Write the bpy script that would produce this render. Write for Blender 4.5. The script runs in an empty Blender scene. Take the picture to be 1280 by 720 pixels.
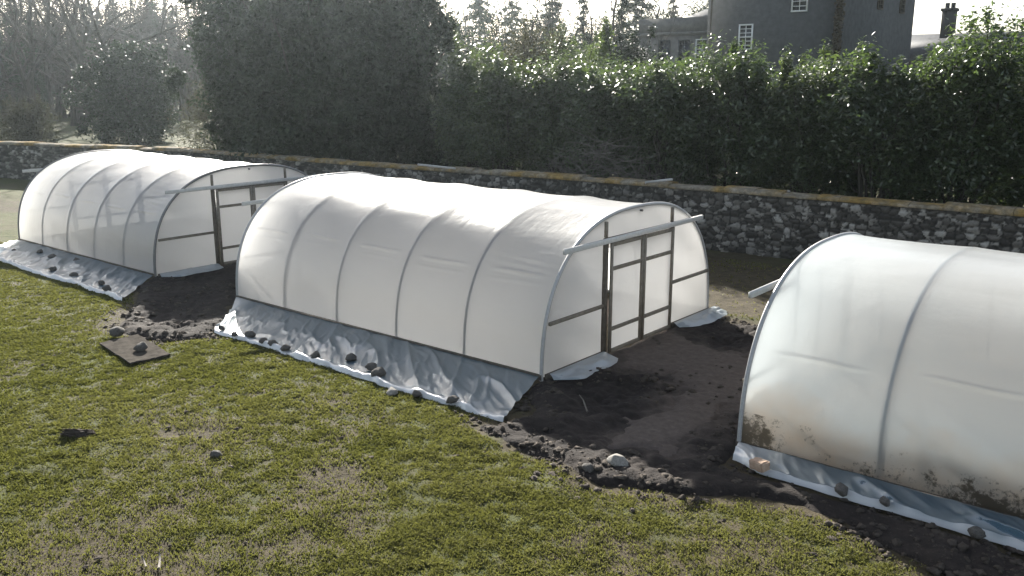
import bpy, math, random
import numpy as np
from mathutils import Vector, noise as mnoise

SC = bpy.context.scene
COL = SC.collection
rng = np.random.default_rng(7)
random.seed(7)
R = math.radians

# ------------------------------------------------------------------ camera
CAM_H = 4.4
HAZE = .0003
PITCH = math.atan(260 / 1104.0)
YAW = R(39.6)
cd = bpy.data.cameras.new('camera')
cam = bpy.data.objects.new('camera', cd)
COL.objects.link(cam)
cam.location = (0, 0, CAM_H)
cam.rotation_euler = (math.pi / 2 - PITCH, 0, YAW)
cd.sensor_width = 36
cd.lens = 1104 / 1280 * 36
cd.clip_start = 0.1
cd.clip_end = 2000
SC.camera = cam

# ------------------------------------------------------------------ light
SUN_AZ, SUN_EL = R(54), R(23.8)          # azimuth measured from +Y towards -X
S = Vector((-math.sin(SUN_AZ) * math.cos(SUN_EL), math.cos(SUN_AZ) * math.cos(SUN_EL), math.sin(SUN_EL)))
ld = bpy.data.lights.new('sun', 'SUN')
ld.energy = 5.0
ld.angle = R(0.6)
ld.color = (1.0, 0.95, 0.86)
sun = bpy.data.objects.new('sun', ld)
COL.objects.link(sun)
sun.rotation_euler = S.to_track_quat('Z', 'Y').to_euler()
sun.location = (0, 0, 40)
w = bpy.data.worlds.new('World')
SC.world = w
w.use_nodes = True
nt = w.node_tree
bg = nt.nodes['Background']
sky = nt.nodes.new('ShaderNodeTexSky')
sky.sky_type = 'NISHITA'
sky.sun_disc = False
sky.sun_elevation = SUN_EL
sky.sun_rotation = -SUN_AZ
sky.air_density = 1.0
sky.dust_density = 1.6
sky.ozone_density = 1.0
hs = nt.nodes.new('ShaderNodeHueSaturation')
hs.inputs['Saturation'].default_value = .62
nt.links.new(sky.outputs[0], hs.inputs['Color'])
nt.links.new(hs.outputs[0], bg.inputs[0])
bg.inputs[1].default_value = 0.068
vs = SC.view_settings
vs.view_transform = 'Standard'
vs.look = 'None'
vs.exposure = 1.85
vs.gamma = 1
vs.use_curve_mapping = False
cy = SC.cycles
cy.use_denoising = True
cy.max_bounces = 8
cy.diffuse_bounces = 4
cy.glossy_bounces = 3
cy.transmission_bounces = 6
cy.transparent_max_bounces = 12
cy.volume_bounces = 1
cy.caustics_reflective = False
cy.caustics_refractive = False
cy.sample_clamp_indirect = 6


# ------------------------------------------------------------------ numpy noise
def _hash(ix, iy, seed):
    h = (ix.astype(np.int64) * 374761393 + iy.astype(np.int64) * 668265263 + seed * 974711) & 0x7fffffff
    h = ((h ^ (h >> 13)) * 1274126177) & 0x7fffffff
    h = ((h ^ (h >> 16)) * 2246822519) & 0x7fffffff
    return (h & 0xffff) / 65535.0


def vnoise(x, y, seed=0):
    ix, iy = np.floor(x), np.floor(y)
    fx, fy = x - ix, y - iy
    fx = fx * fx * (3 - 2 * fx)
    fy = fy * fy * (3 - 2 * fy)
    a, b = _hash(ix, iy, seed), _hash(ix + 1, iy, seed)
    c, d = _hash(ix, iy + 1, seed), _hash(ix + 1, iy + 1, seed)
    return (a * (1 - fx) + b * fx) * (1 - fy) + (c * (1 - fx) + d * fx) * fy


def fbm(x, y, octaves=4, seed=0):
    """value noise, about -0.5 .. 0.5"""
    x, y = np.asarray(x, float), np.asarray(y, float)
    s, a, t = 0, 1.0, 0
    for k in range(octaves):
        s = s + a * (vnoise(x * 2 ** k + 17.3 * k, y * 2 ** k - 9.1 * k, seed + k) - .5)
        t += a
        a *= .5
    return s / t * 1.5


def worley(x, y, seed=0):
    """distance to nearest, to second nearest, id of nearest"""
    ix, iy = np.floor(x), np.floor(y)
    d1 = np.full(x.shape, 9.0)
    d2 = np.full(x.shape, 9.0)
    cid = np.zeros(x.shape)
    for ox in (-1, 0, 1):
        for oy in (-1, 0, 1):
            cx, cy_ = ix + ox, iy + oy
            px = cx + .1 + .8 * _hash(cx, cy_, seed)
            py = cy_ + .1 + .8 * _hash(cx, cy_, seed + 5)
            d = np.hypot(px - x, py - y)
            h = _hash(cx, cy_, seed + 11)
            near = d < d1
            d2 = np.where(near, d1, np.minimum(d2, d))
            cid = np.where(near, h, cid)
            d1 = np.where(near, d, d1)
    return d1, d2, cid


def poly_sd(x, y, poly):
    """signed distance to a polygon, positive inside"""
    p = np.array(poly, float)
    d = np.full(x.shape, 1e9)
    ins = np.zeros(x.shape, bool)
    n = len(p)
    for i in range(n):
        a, b = p[i], p[(i + 1) % n]
        e = b - a
        t = np.clip(((x - a[0]) * e[0] + (y - a[1]) * e[1]) / (e @ e), 0, 1)
        d = np.minimum(d, np.hypot(x - a[0] - t * e[0], y - a[1] - t * e[1]))
        cond = ((a[1] > y) != (b[1] > y))
        with np.errstate(divide='ignore', invalid='ignore'):
            xi = (b[0] - a[0]) * (y - a[1]) / (b[1] - a[1]) + a[0]
        ins ^= cond & (x < xi)
    return np.where(ins, d, -d)


def sstep(a, b, x):
    t = np.clip((x - a) / (b - a), 0, 1)
    return t * t * (3 - 2 * t)


# ------------------------------------------------------------------ mesh helpers
class MB:
    def __init__(self):
        self.v, self.f, self.n, self.a = [], [], 0, []

    def add(self, verts, faces, tint=None):
        verts = np.asarray(verts, float).reshape(-1, 3)
        self.f.append([np.asarray(q) + self.n for q in ([faces] if isinstance(faces, np.ndarray) else faces)])
        self.v.append(verts)
        self.n += len(verts)
        self.a.append(np.full(len(verts), .5) if tint is None else np.broadcast_to(np.asarray(tint, float), (len(verts),)))
        return self

    def box(self, lo, hi):
        (x0, y0, z0), (x1, y1, z1) = lo, hi
        v = [(x0, y0, z0), (x1, y0, z0), (x1, y1, z0), (x0, y1, z0), (x0, y0, z1), (x1, y0, z1), (x1, y1, z1), (x0, y1, z1)]
        return self.add(v, np.array([(3, 2, 1, 0), (4, 5, 6, 7), (0, 1, 5, 4), (1, 2, 6, 5), (2, 3, 7, 6), (3, 0, 4, 7)]))

    def bar(self, p, q, w_, h_, up=(0, 0, 1), cham=.12):
        """a timber from p to q with chamfered edges, width w_ and height h_"""
        p, q = np.array(p, float), np.array(q, float)
        d = q - p
        d /= np.linalg.norm(d)
        u = np.array(up, float)
        if abs(u @ d) > .95:
            u = np.array((1., 0, 0))
        s = np.cross(d, u)
        s /= np.linalg.norm(s)
        u = np.cross(s, d)
        c = min(w_, h_) * cham
        prof = [(-w_ / 2 + c, -h_ / 2), (w_ / 2 - c, -h_ / 2), (w_ / 2, -h_ / 2 + c), (w_ / 2, h_ / 2 - c),
                (w_ / 2 - c, h_ / 2), (-w_ / 2 + c, h_ / 2), (-w_ / 2, h_ / 2 - c), (-w_ / 2, -h_ / 2 + c)]
        V = [p + s * a + u * b for a, b in prof] + [q + s * a + u * b for a, b in prof]
        F = np.array([(i, (i + 1) % 8, 8 + (i + 1) % 8, 8 + i) for i in range(8)])
        caps = np.array([tuple(range(7, -1, -1)), tuple(range(8, 16))])
        return self.add(V, [F, caps])

    def tube(self, pts, rad, k=8, cap=True, tint=None):
        pts = np.array(pts, float)
        n = len(pts)
        rad = np.broadcast_to(np.asarray(rad, float), (n,))
        t = np.gradient(pts, axis=0)
        t /= np.linalg.norm(t, axis=1)[:, None] + 1e-9
        ref = np.array((0., 0, 1)) if abs(t[:, 2]).mean() < .8 else np.array((1., 0, 0))
        s = np.cross(t, ref)
        s /= np.linalg.norm(s, axis=1)[:, None] + 1e-9
        u = np.cross(s, t)
        an = np.linspace(0, 2 * np.pi, k, endpoint=False)
        V = pts[:, None] + rad[:, None, None] * (np.cos(an)[None, :, None] * s[:, None] + np.sin(an)[None, :, None] * u[:, None])
        F = [(i * k + j, i * k + (j + 1) % k, (i + 1) * k + (j + 1) % k, (i + 1) * k + j) for i in range(n - 1) for j in range(k)]
        fl = [np.array(F)]
        if cap:
            fl.append(np.array([tuple(range(k)), tuple((n - 1) * k + j for j in range(k - 1, -1, -1))]))
        return self.add(V.reshape(-1, 3), fl, tint)

    def segs(self, P0, P1, R0, R1, k=3, tint=None):
        P0, P1 = np.array(P0, float), np.array(P1, float)
        R0, R1 = np.array(R0, float), np.array(R1, float)
        d = P1 - P0
        d /= np.linalg.norm(d, axis=1)[:, None] + 1e-9
        ref = np.where((np.abs(d[:, 2]) < .9)[:, None], np.array([[0., 0, 1]]), np.array([[1., 0, 0]]))
        s = np.cross(d, ref)
        s /= np.linalg.norm(s, axis=1)[:, None] + 1e-9
        u = np.cross(s, d)
        an = np.linspace(0, 2 * np.pi, k, endpoint=False)
        ring = np.cos(an)[None, :, None] * s[:, None] + np.sin(an)[None, :, None] * u[:, None]
        V = np.concatenate([P0[:, None] + R0[:, None, None] * ring, P1[:, None] + R1[:, None, None] * ring], 1)
        b = (np.arange(len(P0)) * 2 * k)[:, None, None]
        q = np.array([(j, (j + 1) % k, k + (j + 1) % k, k + j) for j in range(k)])[None]
        return self.add(V.reshape(-1, 3), (b + q).reshape(-1, 4), tint)

    def grid(self, P, tint=None):
        """P[ny,nx,3]"""
        ny, nx = P.shape[:2]
        i = np.arange(ny * nx).reshape(ny, nx)
        F = np.stack([i[:-1, :-1], i[:-1, 1:], i[1:, 1:], i[1:, :-1]], -1).reshape(-1, 4)
        return self.add(P.reshape(-1, 3), F, None if tint is None else np.asarray(tint).reshape(-1))

    def build(self, name, mat, parent=None, smooth=False, attr=None):
        V = np.concatenate(self.v)
        loops, starts, tot = [], [], 0
        for fl in self.f:
            for q in fl:
                if len(q) == 0:
                    continue
                m, k = q.shape
                loops.append(q.reshape(-1))
                starts.append(tot + np.arange(m) * k)
                tot += m * k
        L = np.concatenate(loops)
        ST = np.concatenate(starts)
        me = bpy.data.meshes.new(name)
        me.vertices.add(len(V))
        me.vertices.foreach_set('co', V.astype(np.float32).ravel())
        me.loops.add(len(L))
        me.loops.foreach_set('vertex_index', L.astype(np.int32))
        me.polygons.add(len(ST))
        me.polygons.foreach_set('loop_start', ST.astype(np.int32))
        at = me.attributes.new('tint', 'FLOAT', 'POINT')
        at.data.foreach_set('value', np.concatenate(self.a).astype(np.float32))
        for nm, arr in (attr or {}).items():
            q = me.attributes.new(nm, 'FLOAT', 'POINT')
            q.data.foreach_set('value', np.asarray(arr, np.float32).ravel())
        me.update(calc_edges=True)
        me.validate()
        if smooth:
            me.polygons.foreach_set('use_smooth', np.ones(len(me.polygons), bool))
        me.materials.append(mat)
        o = bpy.data.objects.new(name, me)
        COL.objects.link(o)
        if parent:
            o.parent = parent
        return o


def tag(o, label=None, cat=None, group=None, kind=None):
    if label: o['label'] = label
    if cat: o['category'] = cat
    if group: o['group'] = group
    if kind: o['kind'] = kind
    return o


def thing(name, label, cat, loc=(0, 0, 0), rz=0, group=None):
    o = bpy.data.objects.new(name, None)
    COL.objects.link(o)
    o.empty_display_size = .2
    o.location = loc
    o.rotation_euler = (0, 0, rz)
    return tag(o, label, cat, group)


def copy_tree(o, parent=None):
    c = o.copy()
    COL.objects.link(c)
    c.parent = parent
    for ch in o.children:
        copy_tree(ch, c)
    return c


# ------------------------------------------------------------------ materials
def mat(name):
    m = bpy.data.materials.new(name)
    m.use_nodes = True
    t = m.node_tree
    for n in list(t.nodes):
        t.nodes.remove(n)
    out = t.nodes.new('ShaderNodeOutputMaterial')
    return m, t, out


def N(t, typ, **kw):
    n = t.nodes.new(typ)
    for k, v in kw.items():
        if k.startswith('i_'):
            n.inputs[k[2:]].default_value = v
        elif k.startswith('n_'):
            n.inputs[int(k[2:])].default_value = v
        else:
            setattr(n, k, v)
    return n


def ramp(t, fac, stops):
    r = t.nodes.new('ShaderNodeValToRGB')
    el = r.color_ramp.elements
    while len(el) < len(stops):
        el.new(.5)
    for e, (p, c) in zip(el, stops):
        e.position = p
        e.color = (*c, 1) if len(c) == 3 else c
    t.links.new(fac, r.inputs[0])
    return r.outputs[0]


def tex(t, scale, detail=5, rough=.6, vec=None, typ='ShaderNodeTexNoise', coord='Object'):
    if vec is None:
        vec = t.nodes.new('ShaderNodeTexCoord').outputs[coord]
    n = t.nodes.new(typ)
    n.inputs['Scale'].default_value = scale
    if typ == 'ShaderNodeTexNoise':
        n.inputs['Detail'].default_value = detail
        n.inputs['Roughness'].default_value = rough
    t.links.new(vec, n.inputs['Vector'])
    return n.outputs[0]


def mixc(t, fac, a, b, mode='MIX'):
    m = t.nodes.new('ShaderNodeMix')
    m.data_type = 'RGBA'
    m.blend_type = mode
    for sock, v in ((m.inputs[0], fac), (m.inputs[6], a), (m.inputs[7], b)):
        if isinstance(v, bpy.types.NodeSocket):
            t.links.new(v, sock)
        else:
            sock.default_value = v if not isinstance(v, tuple) else ((*v, 1) if len(v) == 3 else v)
    return m.outputs[2]


def math_n(t, op, a, b=0.0, clamp=False):
    m = t.nodes.new('ShaderNodeMath')
    m.operation = op
    m.use_clamp = clamp
    for s, v in ((m.inputs[0], a), (m.inputs[1], b)):
        if isinstance(v, bpy.types.NodeSocket):
            t.links.new(v, s)
        else:
            s.default_value = v
    return m.outputs[0]


def attr_n(t, name):
    a = t.nodes.new('ShaderNodeAttribute')
    a.attribute_name = name
    return a.outputs['Fac']


def bump(t, h, strength=.5, dist=.02):
    b = t.nodes.new('ShaderNodeBump')
    b.inputs['Strength'].default_value = strength
    b.inputs['Distance'].default_value = dist
    t.links.new(h, b.inputs['Height'])
    return b.outputs[0]


def principled(t, out, col, rough=.8, normal=None, spec=.3, metal=0.0):
    p = t.nodes.new('ShaderNodeBsdfPrincipled')
    for s, v in ((p.inputs['Base Color'], col), (p.inputs['Roughness'], rough)):
        if isinstance(v, bpy.types.NodeSocket):
            t.links.new(v, s)
        else:
            s.default_value = (*v, 1) if isinstance(v, tuple) else v
    p.inputs['Specular IOR Level'].default_value = spec
    p.inputs['Metallic'].default_value = metal
    if normal:
        t.links.new(normal, p.inputs['Normal'])
    t.links.new(p.outputs[0], out.inputs[0])
    return p


def simple(name, c0, c1, scale=8, rough=.8, bstr=.4, bdist=.01, spec=.3, metal=0.0, stretch=None):
    m, t, out = mat(name)
    vec = None
    if stretch:
        mp = t.nodes.new('ShaderNodeMapping')
        mp.inputs['Scale'].default_value = stretch
        t.links.new(t.nodes.new('ShaderNodeTexCoord').outputs['Object'], mp.inputs['Vector'])
        vec = mp.outputs[0]
    n = tex(t, scale, 6, .65, vec)
    c = ramp(t, n, [(.3, c0), (.7, c1)])
    principled(t, out, c, rough, bump(t, n, bstr, bdist), spec, metal)
    return m


def leaf_mat(name, dark, light, rough=.5, trans=.25, spec=.5):
    m, t, out = mat(name)
    c = ramp(t, attr_n(t, 'tint'), [(0, dark), (1, light)])
    p = principled(t, out, c, rough, None, spec)
    tr = t.nodes.new('ShaderNodeBsdfTranslucent')
    t.links.new(mixc(t, .5, c, (light[0] * 1.6, light[1] * 1.8, light[2] * .7)), tr.inputs[0])
    mx = t.nodes.new('ShaderNodeMixShader')
    mx.inputs[0].default_value = trans
    t.links.new(p.outputs[0], mx.inputs[1])
    t.links.new(tr.outputs[0], mx.inputs[2])
    t.links.new(mx.outputs[0], out.inputs[0])
    return m


def film_mat(name, clear=.12, trans=.55, tintc=(.86, .87, .87), dirt=0.0, rough=.32, bdist=.006, blur=.35, gloss=1.0, see=0.0, hem=None):
    m, t, out = mat(name)
    geo = t.nodes.new('ShaderNodeTexCoord').outputs['Object']
    mp = t.nodes.new('ShaderNodeMapping')
    mp.inputs['Scale'].default_value = (.55, 1.0, 1.5)
    t.links.new(geo, mp.inputs['Vector'])
    n1 = tex(t, 2.2, 3, .5, mp.outputs[0])
    mp2 = t.nodes.new('ShaderNodeMapping')
    mp2.inputs['Scale'].default_value = (2.6, .5, .6)
    mp2.inputs['Rotation'].default_value = (.25, .3, .1)
    t.links.new(geo, mp2.inputs['Vector'])
    n2 = tex(t, 3.0, 4, .55, mp2.outputs[0])
    nrm = bump(t, math_n(t, 'ADD', n1, math_n(t, 'MULTIPLY', n2, .5)), .45, bdist * 4)
    col = mixc(t, math_n(t, 'MULTIPLY', tex(t, 1.3, 4, .6), .25), tintc, (.72, .72, .70))
    if dirt > 0:
        # splashes of mud thrown up on the foot of the film, ragged in shape
        sep = t.nodes.new('ShaderNodeSeparateXYZ')
        t.links.new(geo, sep.inputs[0])
        zf = math_n(t, 'SUBTRACT', .50, sep.outputs[2])
        nn = tex(t, 9, 8, .8)
        big = tex(t, 1.3, 2, .5)
        # tan glow of the lit bed inside, painted into the sheet's foot, edge uneven
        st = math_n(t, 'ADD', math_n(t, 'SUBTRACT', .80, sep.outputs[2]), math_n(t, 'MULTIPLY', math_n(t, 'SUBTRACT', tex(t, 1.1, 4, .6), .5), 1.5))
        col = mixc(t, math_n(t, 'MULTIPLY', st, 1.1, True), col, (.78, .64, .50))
        k = math_n(t, 'ADD', math_n(t, 'MULTIPLY', zf, .8), math_n(t, 'ADD', math_n(t, 'MULTIPLY', nn, 1.5), math_n(t, 'MULTIPLY', big, 1.3)))
        k = math_n(t, 'MULTIPLY', math_n(t, 'SUBTRACT', k, 1.66), 7.0, True)
        k = math_n(t, 'MULTIPLY', k, math_n(t, 'GREATER_THAN', zf, 0.0))
        col = mixc(t, math_n(t, 'MULTIPLY', k, dirt), col, (.13, .11, .08))
    d = N(t, 'ShaderNodeBsdfDiffuse')
    tr = N(t, 'ShaderNodeBsdfTranslucent')
    for b in (d, tr):
        t.links.new(col, b.inputs[0])
        t.links.new(nrm, b.inputs['Normal'])
    m1 = N(t, 'ShaderNodeMixShader', n_0=trans)
    t.links.new(d.outputs[0], m1.inputs[1])
    t.links.new(tr.outputs[0], m1.inputs[2])
    tp = N(t, 'ShaderNodeBsdfRefraction', i_Roughness=blur, i_IOR=1.22)
    tp.inputs[0].default_value = (.93, .94, .94, 1)
    m2 = N(t, 'ShaderNodeMixShader', n_0=clear)
    t.links.new(m1.outputs[0], m2.inputs[1])
    t.links.new(tp.outputs[0], m2.inputs[2])
    mx = N(t, 'ShaderNodeMixShader', n_0=see)
    if hem:
        t.links.new(math_n(t, 'SUBTRACT', see, math_n(t, 'MULTIPLY', attr_n(t, 'tint'), see), True), mx.inputs[0])
        col_ = mixc(t, attr_n(t, 'tint'), tintc, hem)
        for b in (d, tr):
            t.links.new(col_, b.inputs[0])
    t.links.new(m2.outputs[0], mx.inputs[1])
    t.links.new(N(t, 'ShaderNodeBsdfTransparent').outputs[0], mx.inputs[2])
    g = N(t, 'ShaderNodeBsdfGlossy', i_Roughness=rough)
    t.links.new(nrm, g.inputs['Normal'])
    fr = N(t, 'ShaderNodeFresnel', i_IOR=1.42)
    t.links.new(nrm, fr.inputs['Normal'])
    m3 = N(t, 'ShaderNodeMixShader')
    t.links.new(math_n(t, 'MULTIPLY', fr.outputs[0], gloss), m3.inputs[0])
    t.links.new(mx.outputs[0], m3.inputs[1])
    t.links.new(g.outputs[0], m3.inputs[2])
    t.links.new(m3.outputs[0], out.inputs[0])
    return m


M = {}
M['film'] = film_mat('polythene_film', .0, .85, (.985, .985, .98), see=.032, gloss=.8, rough=.26)
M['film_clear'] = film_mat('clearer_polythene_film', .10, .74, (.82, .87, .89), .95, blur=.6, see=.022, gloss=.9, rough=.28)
M['skirt'] = film_mat('skirt_polythene', .25, .20, (.11, .21, .28), 0, .34, .005, .2, gloss=.22, see=.32, hem=(.80, .81, .80))
M['timber'] = simple('weathered_timber', (.13, .113, .09), (.24, .21, .17), 14, .85, .4, .004)
M['timber_dark'] = simple('damp_timber', (.065, .055, .044), (.13, .11, .088), 14, .85, .4, .004)
M['galv'] = simple('galvanised_steel', (.12, .12, .12), (.20, .20, .20), 30, .5, .1, .001, .5, .2)
M['galv_light'] = simple('bright_galvanised_steel', (.30, .30, .30), (.42, .42, .42), 30, .5, .1, .001, .5, .15)
M['rail'] = simple('pale_timber_rail', (.42, .41, .39), (.56, .55, .53), 20, .6, .2, .002)
M['stone'] = simple('field_stone', (.045, .042, .039), (.14, .13, .117), 9, .9, .8, .02)
M['stone_pale'] = simple('pale_stone', (.16, .15, .13), (.36, .34, .31), 9, .9, .8, .02)
M['brick'] = simple('old_brick', (.30, .20, .14), (.48, .36, .27), 12, .9, .6, .01)
M['bark'] = simple('bark', (.03, .026, .022), (.085, .075, .062), 6, .95, .8, .03, stretch=(1, 1, .3))
M['twig'] = simple('twig_bark', (.05, .043, .037), (.10, .088, .078), 5, .95, .2, .01)
M['deadwood'] = simple('dead_wood', (.085, .076, .066), (.17, .155, .135), 8, .9, .3, .01)
M['laurel'] = leaf_mat('laurel_leaf', (.011, .022, .008), (.080, .112, .046), .33, .40, .9)
M['laurel_b'] = leaf_mat('rhododendron_leaf', (.013, .025, .009), (.094, .122, .052), .34, .38, .9)
M['brown_leaf'] = leaf_mat('beech_leaf', (.035, .028, .016), (.10, .075, .045), .5, .2, .4)
M['yew'] = leaf_mat('yew_needles', (.010, .018, .009), (.030, .045, .020), .55, .12, .3)
M['fir'] = leaf_mat('fir_needles', (.018, .026, .014), (.045, .058, .032), .6, .12, .3)
M['bright'] = leaf_mat('young_leaf', (.05, .085, .02), (.13, .17, .05), .5, .35, .3)
M['scrub'] = leaf_mat('dry_scrub', (.036, .034, .026), (.105, .098, .075), .8, .2, .2)


def ground_mat():
    m, t, out = mat('turf')
    bare = attr_n(t, 'bare')
    n1 = tex(t, .7, 4, .6)
    n2 = tex(t, 5, 6, .7)
    n3 = tex(t, 38, 4, .7)
    g = ramp(t, n2, [(.28, (.034, .041, .013)), (.5, (.060, .070, .021)), (.72, (.090, .095, .034))])
    straw = ramp(t, n3, [(.3, (.045, .038, .021)), (.7, (.105, .090, .050))])
    c = mixc(t, ramp(t, n1, [(.42, (0, 0, 0)), (.66, (.75, .75, .75))]), g, straw)
    dirt = ramp(t, n2, [(.3, (.030, .024, .014)), (.7, (.088, .071, .042))])
    k = math_n(t, 'ADD', bare, math_n(t, 'MULTIPLY', math_n(t, 'SUBTRACT', n2, .5), 1.2))
    k = math_n(t, 'MULTIPLY', math_n(t, 'SUBTRACT', k, .42), 4.0, True)
    c = mixc(t, k, c, dirt)
    c = mixc(t, .35, c, ramp(t, n3, [(.3, (.35, .35, .35)), (.7, (1.2, 1.2, 1.2))]), 'MULTIPLY')
    h = math_n(t, 'ADD', math_n(t, 'MULTIPLY', n3, .5), n2)
    principled(t, out, c, .95, bump(t, h, .9, .035), .15)
    return m


def soil_mat(name, c0, c1, c2, dry=None):
    m, t, out = mat(name)
    n = tex(t, 9, 8, .7)
    n3 = tex(t, 45, 4, .7)
    c = ramp(t, n, [(.28, c0), (.55, c1), (.78, c2)])
    if dry:
        c = mixc(t, attr_n(t, 'tint'), c, ramp(t, n, [(.28, dry[0]), (.78, dry[1])]))
    h = math_n(t, 'ADD', math_n(t, 'MULTIPLY', n3, .4), n)
    principled(t, out, c, .95, bump(t, h, .9, .04), .2)
    return m


M['turf'] = ground_mat()
M['soil'] = soil_mat('dug_soil', (.012, .010, .0095), (.025, .020, .018), (.050, .042, .037), ((.055, .044, .037), (.125, .10, .086)))
M['path'] = soil_mat('trodden_soil', (.070, .056, .048), (.105, .085, .073), (.15, .122, .105))
M['bed'] = soil_mat('dry_bed_soil', (.34, .24, .16), (.46, .34, .24), (.56, .44, .32))
M['clod'] = soil_mat('soil_clod', (.035, .029, .024), (.075, .062, .051), (.14, .118, .098))
M['grass'] = leaf_mat('grass_blade', (.042, .050, .016), (.150, .140, .062), .7, .35, .2)


def wall_mat():
    m, t, out = mat('rubble_stone')
    st = attr_n(t, 'tint')       # one value per stone
    mo = attr_n(t, 'mortar')     # 1 in the joints
    n = tex(t, 14, 7, .7)
    big = tex(t, .5, 3, .5)
    c = ramp(t, st, [(0, (.055, .052, .048)), (.4, (.105, .098, .088)), (.66, (.21, .198, .178)), (1, (.43, .415, .38))])
    c = mixc(t, .6, c, ramp(t, n, [(.3, (.35, .35, .35)), (.75, (1.15, 1.15, 1.1))]), 'MULTIPLY')
    c = mixc(t, mo, c, (.035, .034, .032))
    c = mixc(t, ramp(t, big, [(.45, (0, 0, 0)), (.62, (.45, .45, .45))]), c, (.05, .05, .046))
    principled(t, out, c, .95, bump(t, n, .6, .02), .15)
    return m


def coping_mat():
    m, t, out = mat('lichened_coping')
    n = tex(t, 6, 8, .7)
    b = tex(t, 1.1, 4, .6)
    c = ramp(t, n, [(.3, (.10, .09, .07)), (.55, (.24, .21, .16)), (.75, (.42, .39, .33))])
    lich = ramp(t, n, [(.35, (.12, .085, .02)), (.65, (.36, .22, .05))])
    c = mixc(t, ramp(t, b, [(.42, (0, 0, 0)), (.6, (.8, .8, .8))]), c, lich)
    principled(t, out, c, .95, bump(t, n, .8, .03), .1)
    return m


M['rubble'] = wall_mat()
M['coping'] = coping_mat()
M['render'] = simple('house_harling', (.050, .053, .055), (.085, .088, .090), 3, .95, .5, .02)
M['render_b'] = simple('house_dark_harling', (.036, .034, .032), (.060, .056, .053), 3, .95, .5, .02)
M['ashlar'] = simple('wing_stone', (.12, .117, .11), (.20, .192, .18), 2.5, .95, .5, .02)
M['slate'] = simple('roof_slate', (.05, .052, .058), (.085, .088, .095), 5, .7, .5, .02)
M['white'] = simple('window_paint', (.72, .72, .70), (.80, .80, .78), 9, .6, .05, .002)
gm, gt, go = mat('window_glass')
principled(gt, go, (.02, .022, .025), .05, None, .6)
M['glass'] = gm

# ------------------------------------------------------------------ layout
T_A, T_B, T_N = 2.62, 2.35, 2.5
TUN = {'far': dict(u0=-26.07, u1=-18.80, v0=9.98, bays=5), 'mid': dict(u0=-15.58, u1=-7.69, v0=10.0, bays=5),
       'near': dict(u0=-4.30, u1=3.85, v0=9.58, bays=5)}
WALL = np.array([(-75, 7.9), (-44, 16.4), (-33.1, 19.6), (-25.2, 19.9), (-19.6, 20.45), (-15.8, 21.0), (-12.1, 21.15), (-8.4, 21.3), (-3.5, 21.45), (14, 22.1)], float)


def wall_v(u):
    return np.interp(u, WALL[:, 0], WALL[:, 1])


SOIL_A = [(-7.05, 8.8), (-7.05, 8.3), (-7.5, 8.22), (-7.3, 8.0), (-6.5, 7.8), (-5.8, 7.85), (-5.1, 7.65), (-4.3, 7.95), (-3.8, 8.4), (-3.1, 8.55), (-2.25, 8.35), (-1.5, 8.2), (4, 8.0),
          (4, 8.98), (-4.2, 9.02), (-4.36, 9.6), (-4.4, 15.0), (-5.4, 14.9), (-7.0, 14.9), (-7.75, 15.0), (-7.75, 10.1), (-7.65, 9.8), (-7.35, 9.2)]
SOIL_B = [(-18.9, 9.95), (-18.2, 9.1), (-17.0, 8.5), (-16.2, 7.7), (-15.2, 7.35), (-14.0, 7.5), (-13.7, 8.1), (-14.2, 8.9), (-15.65, 9.9), (-15.7, 15.3), (-18.85, 15.3)]
PATH = [(-7.65, 11.5), (-7.65, 13.6), (-6.6, 13.2), (-5.2, 12.9), (-4.4, 12.6), (-4.45, 11.3), (-5.0, 10.6), (-5.1, 9.7), (-5.05, 9.0), (-5.55, 8.6), (-5.75, 9.2), (-5.7, 10.2), (-5.75, 11.2), (-6.4, 11.4), (-7.1, 11.35)]


def ground_z(u, v):
    z = .05 * fbm(u * .35, v * .35, 3, 3) + .035 * fbm(u * 2.2, v * 2.2, 3, 21)
    flat = np.zeros_like(z)
    for T in TUN.values():
        du = np.maximum(np.maximum(T['u0'] - u, u - T['u1']), 0)
        dv = np.maximum(np.maximum(T['v0'] - v, v - T['v0'] - 2 * T_A), 0)
        flat = np.maximum(flat, 1 - sstep(.1, 1.0, np.hypot(du, dv)))
    for key, sk in (('mid', 1.75), ('far', 1.6), ('near', .6)):
        T = TUN[key]
        du = np.maximum(np.maximum(T['u0'] - u, u - T['u1'] - .5), 0)
        dv = np.maximum(np.maximum(T['v0'] - sk - v, v - T['v0']), 0)
        flat = np.maximum(flat, 1 - sstep(.05, .6, np.hypot(du, dv)))
    z = z * (1 - flat) - .01 * flat
    beh = sstep(.2, 1.2, v - wall_v(u) - .3)
    z = z + beh * .55
    far = np.maximum(v - 45, 0)
    z = z + np.minimum(far * .012, 6)
    return z


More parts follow.
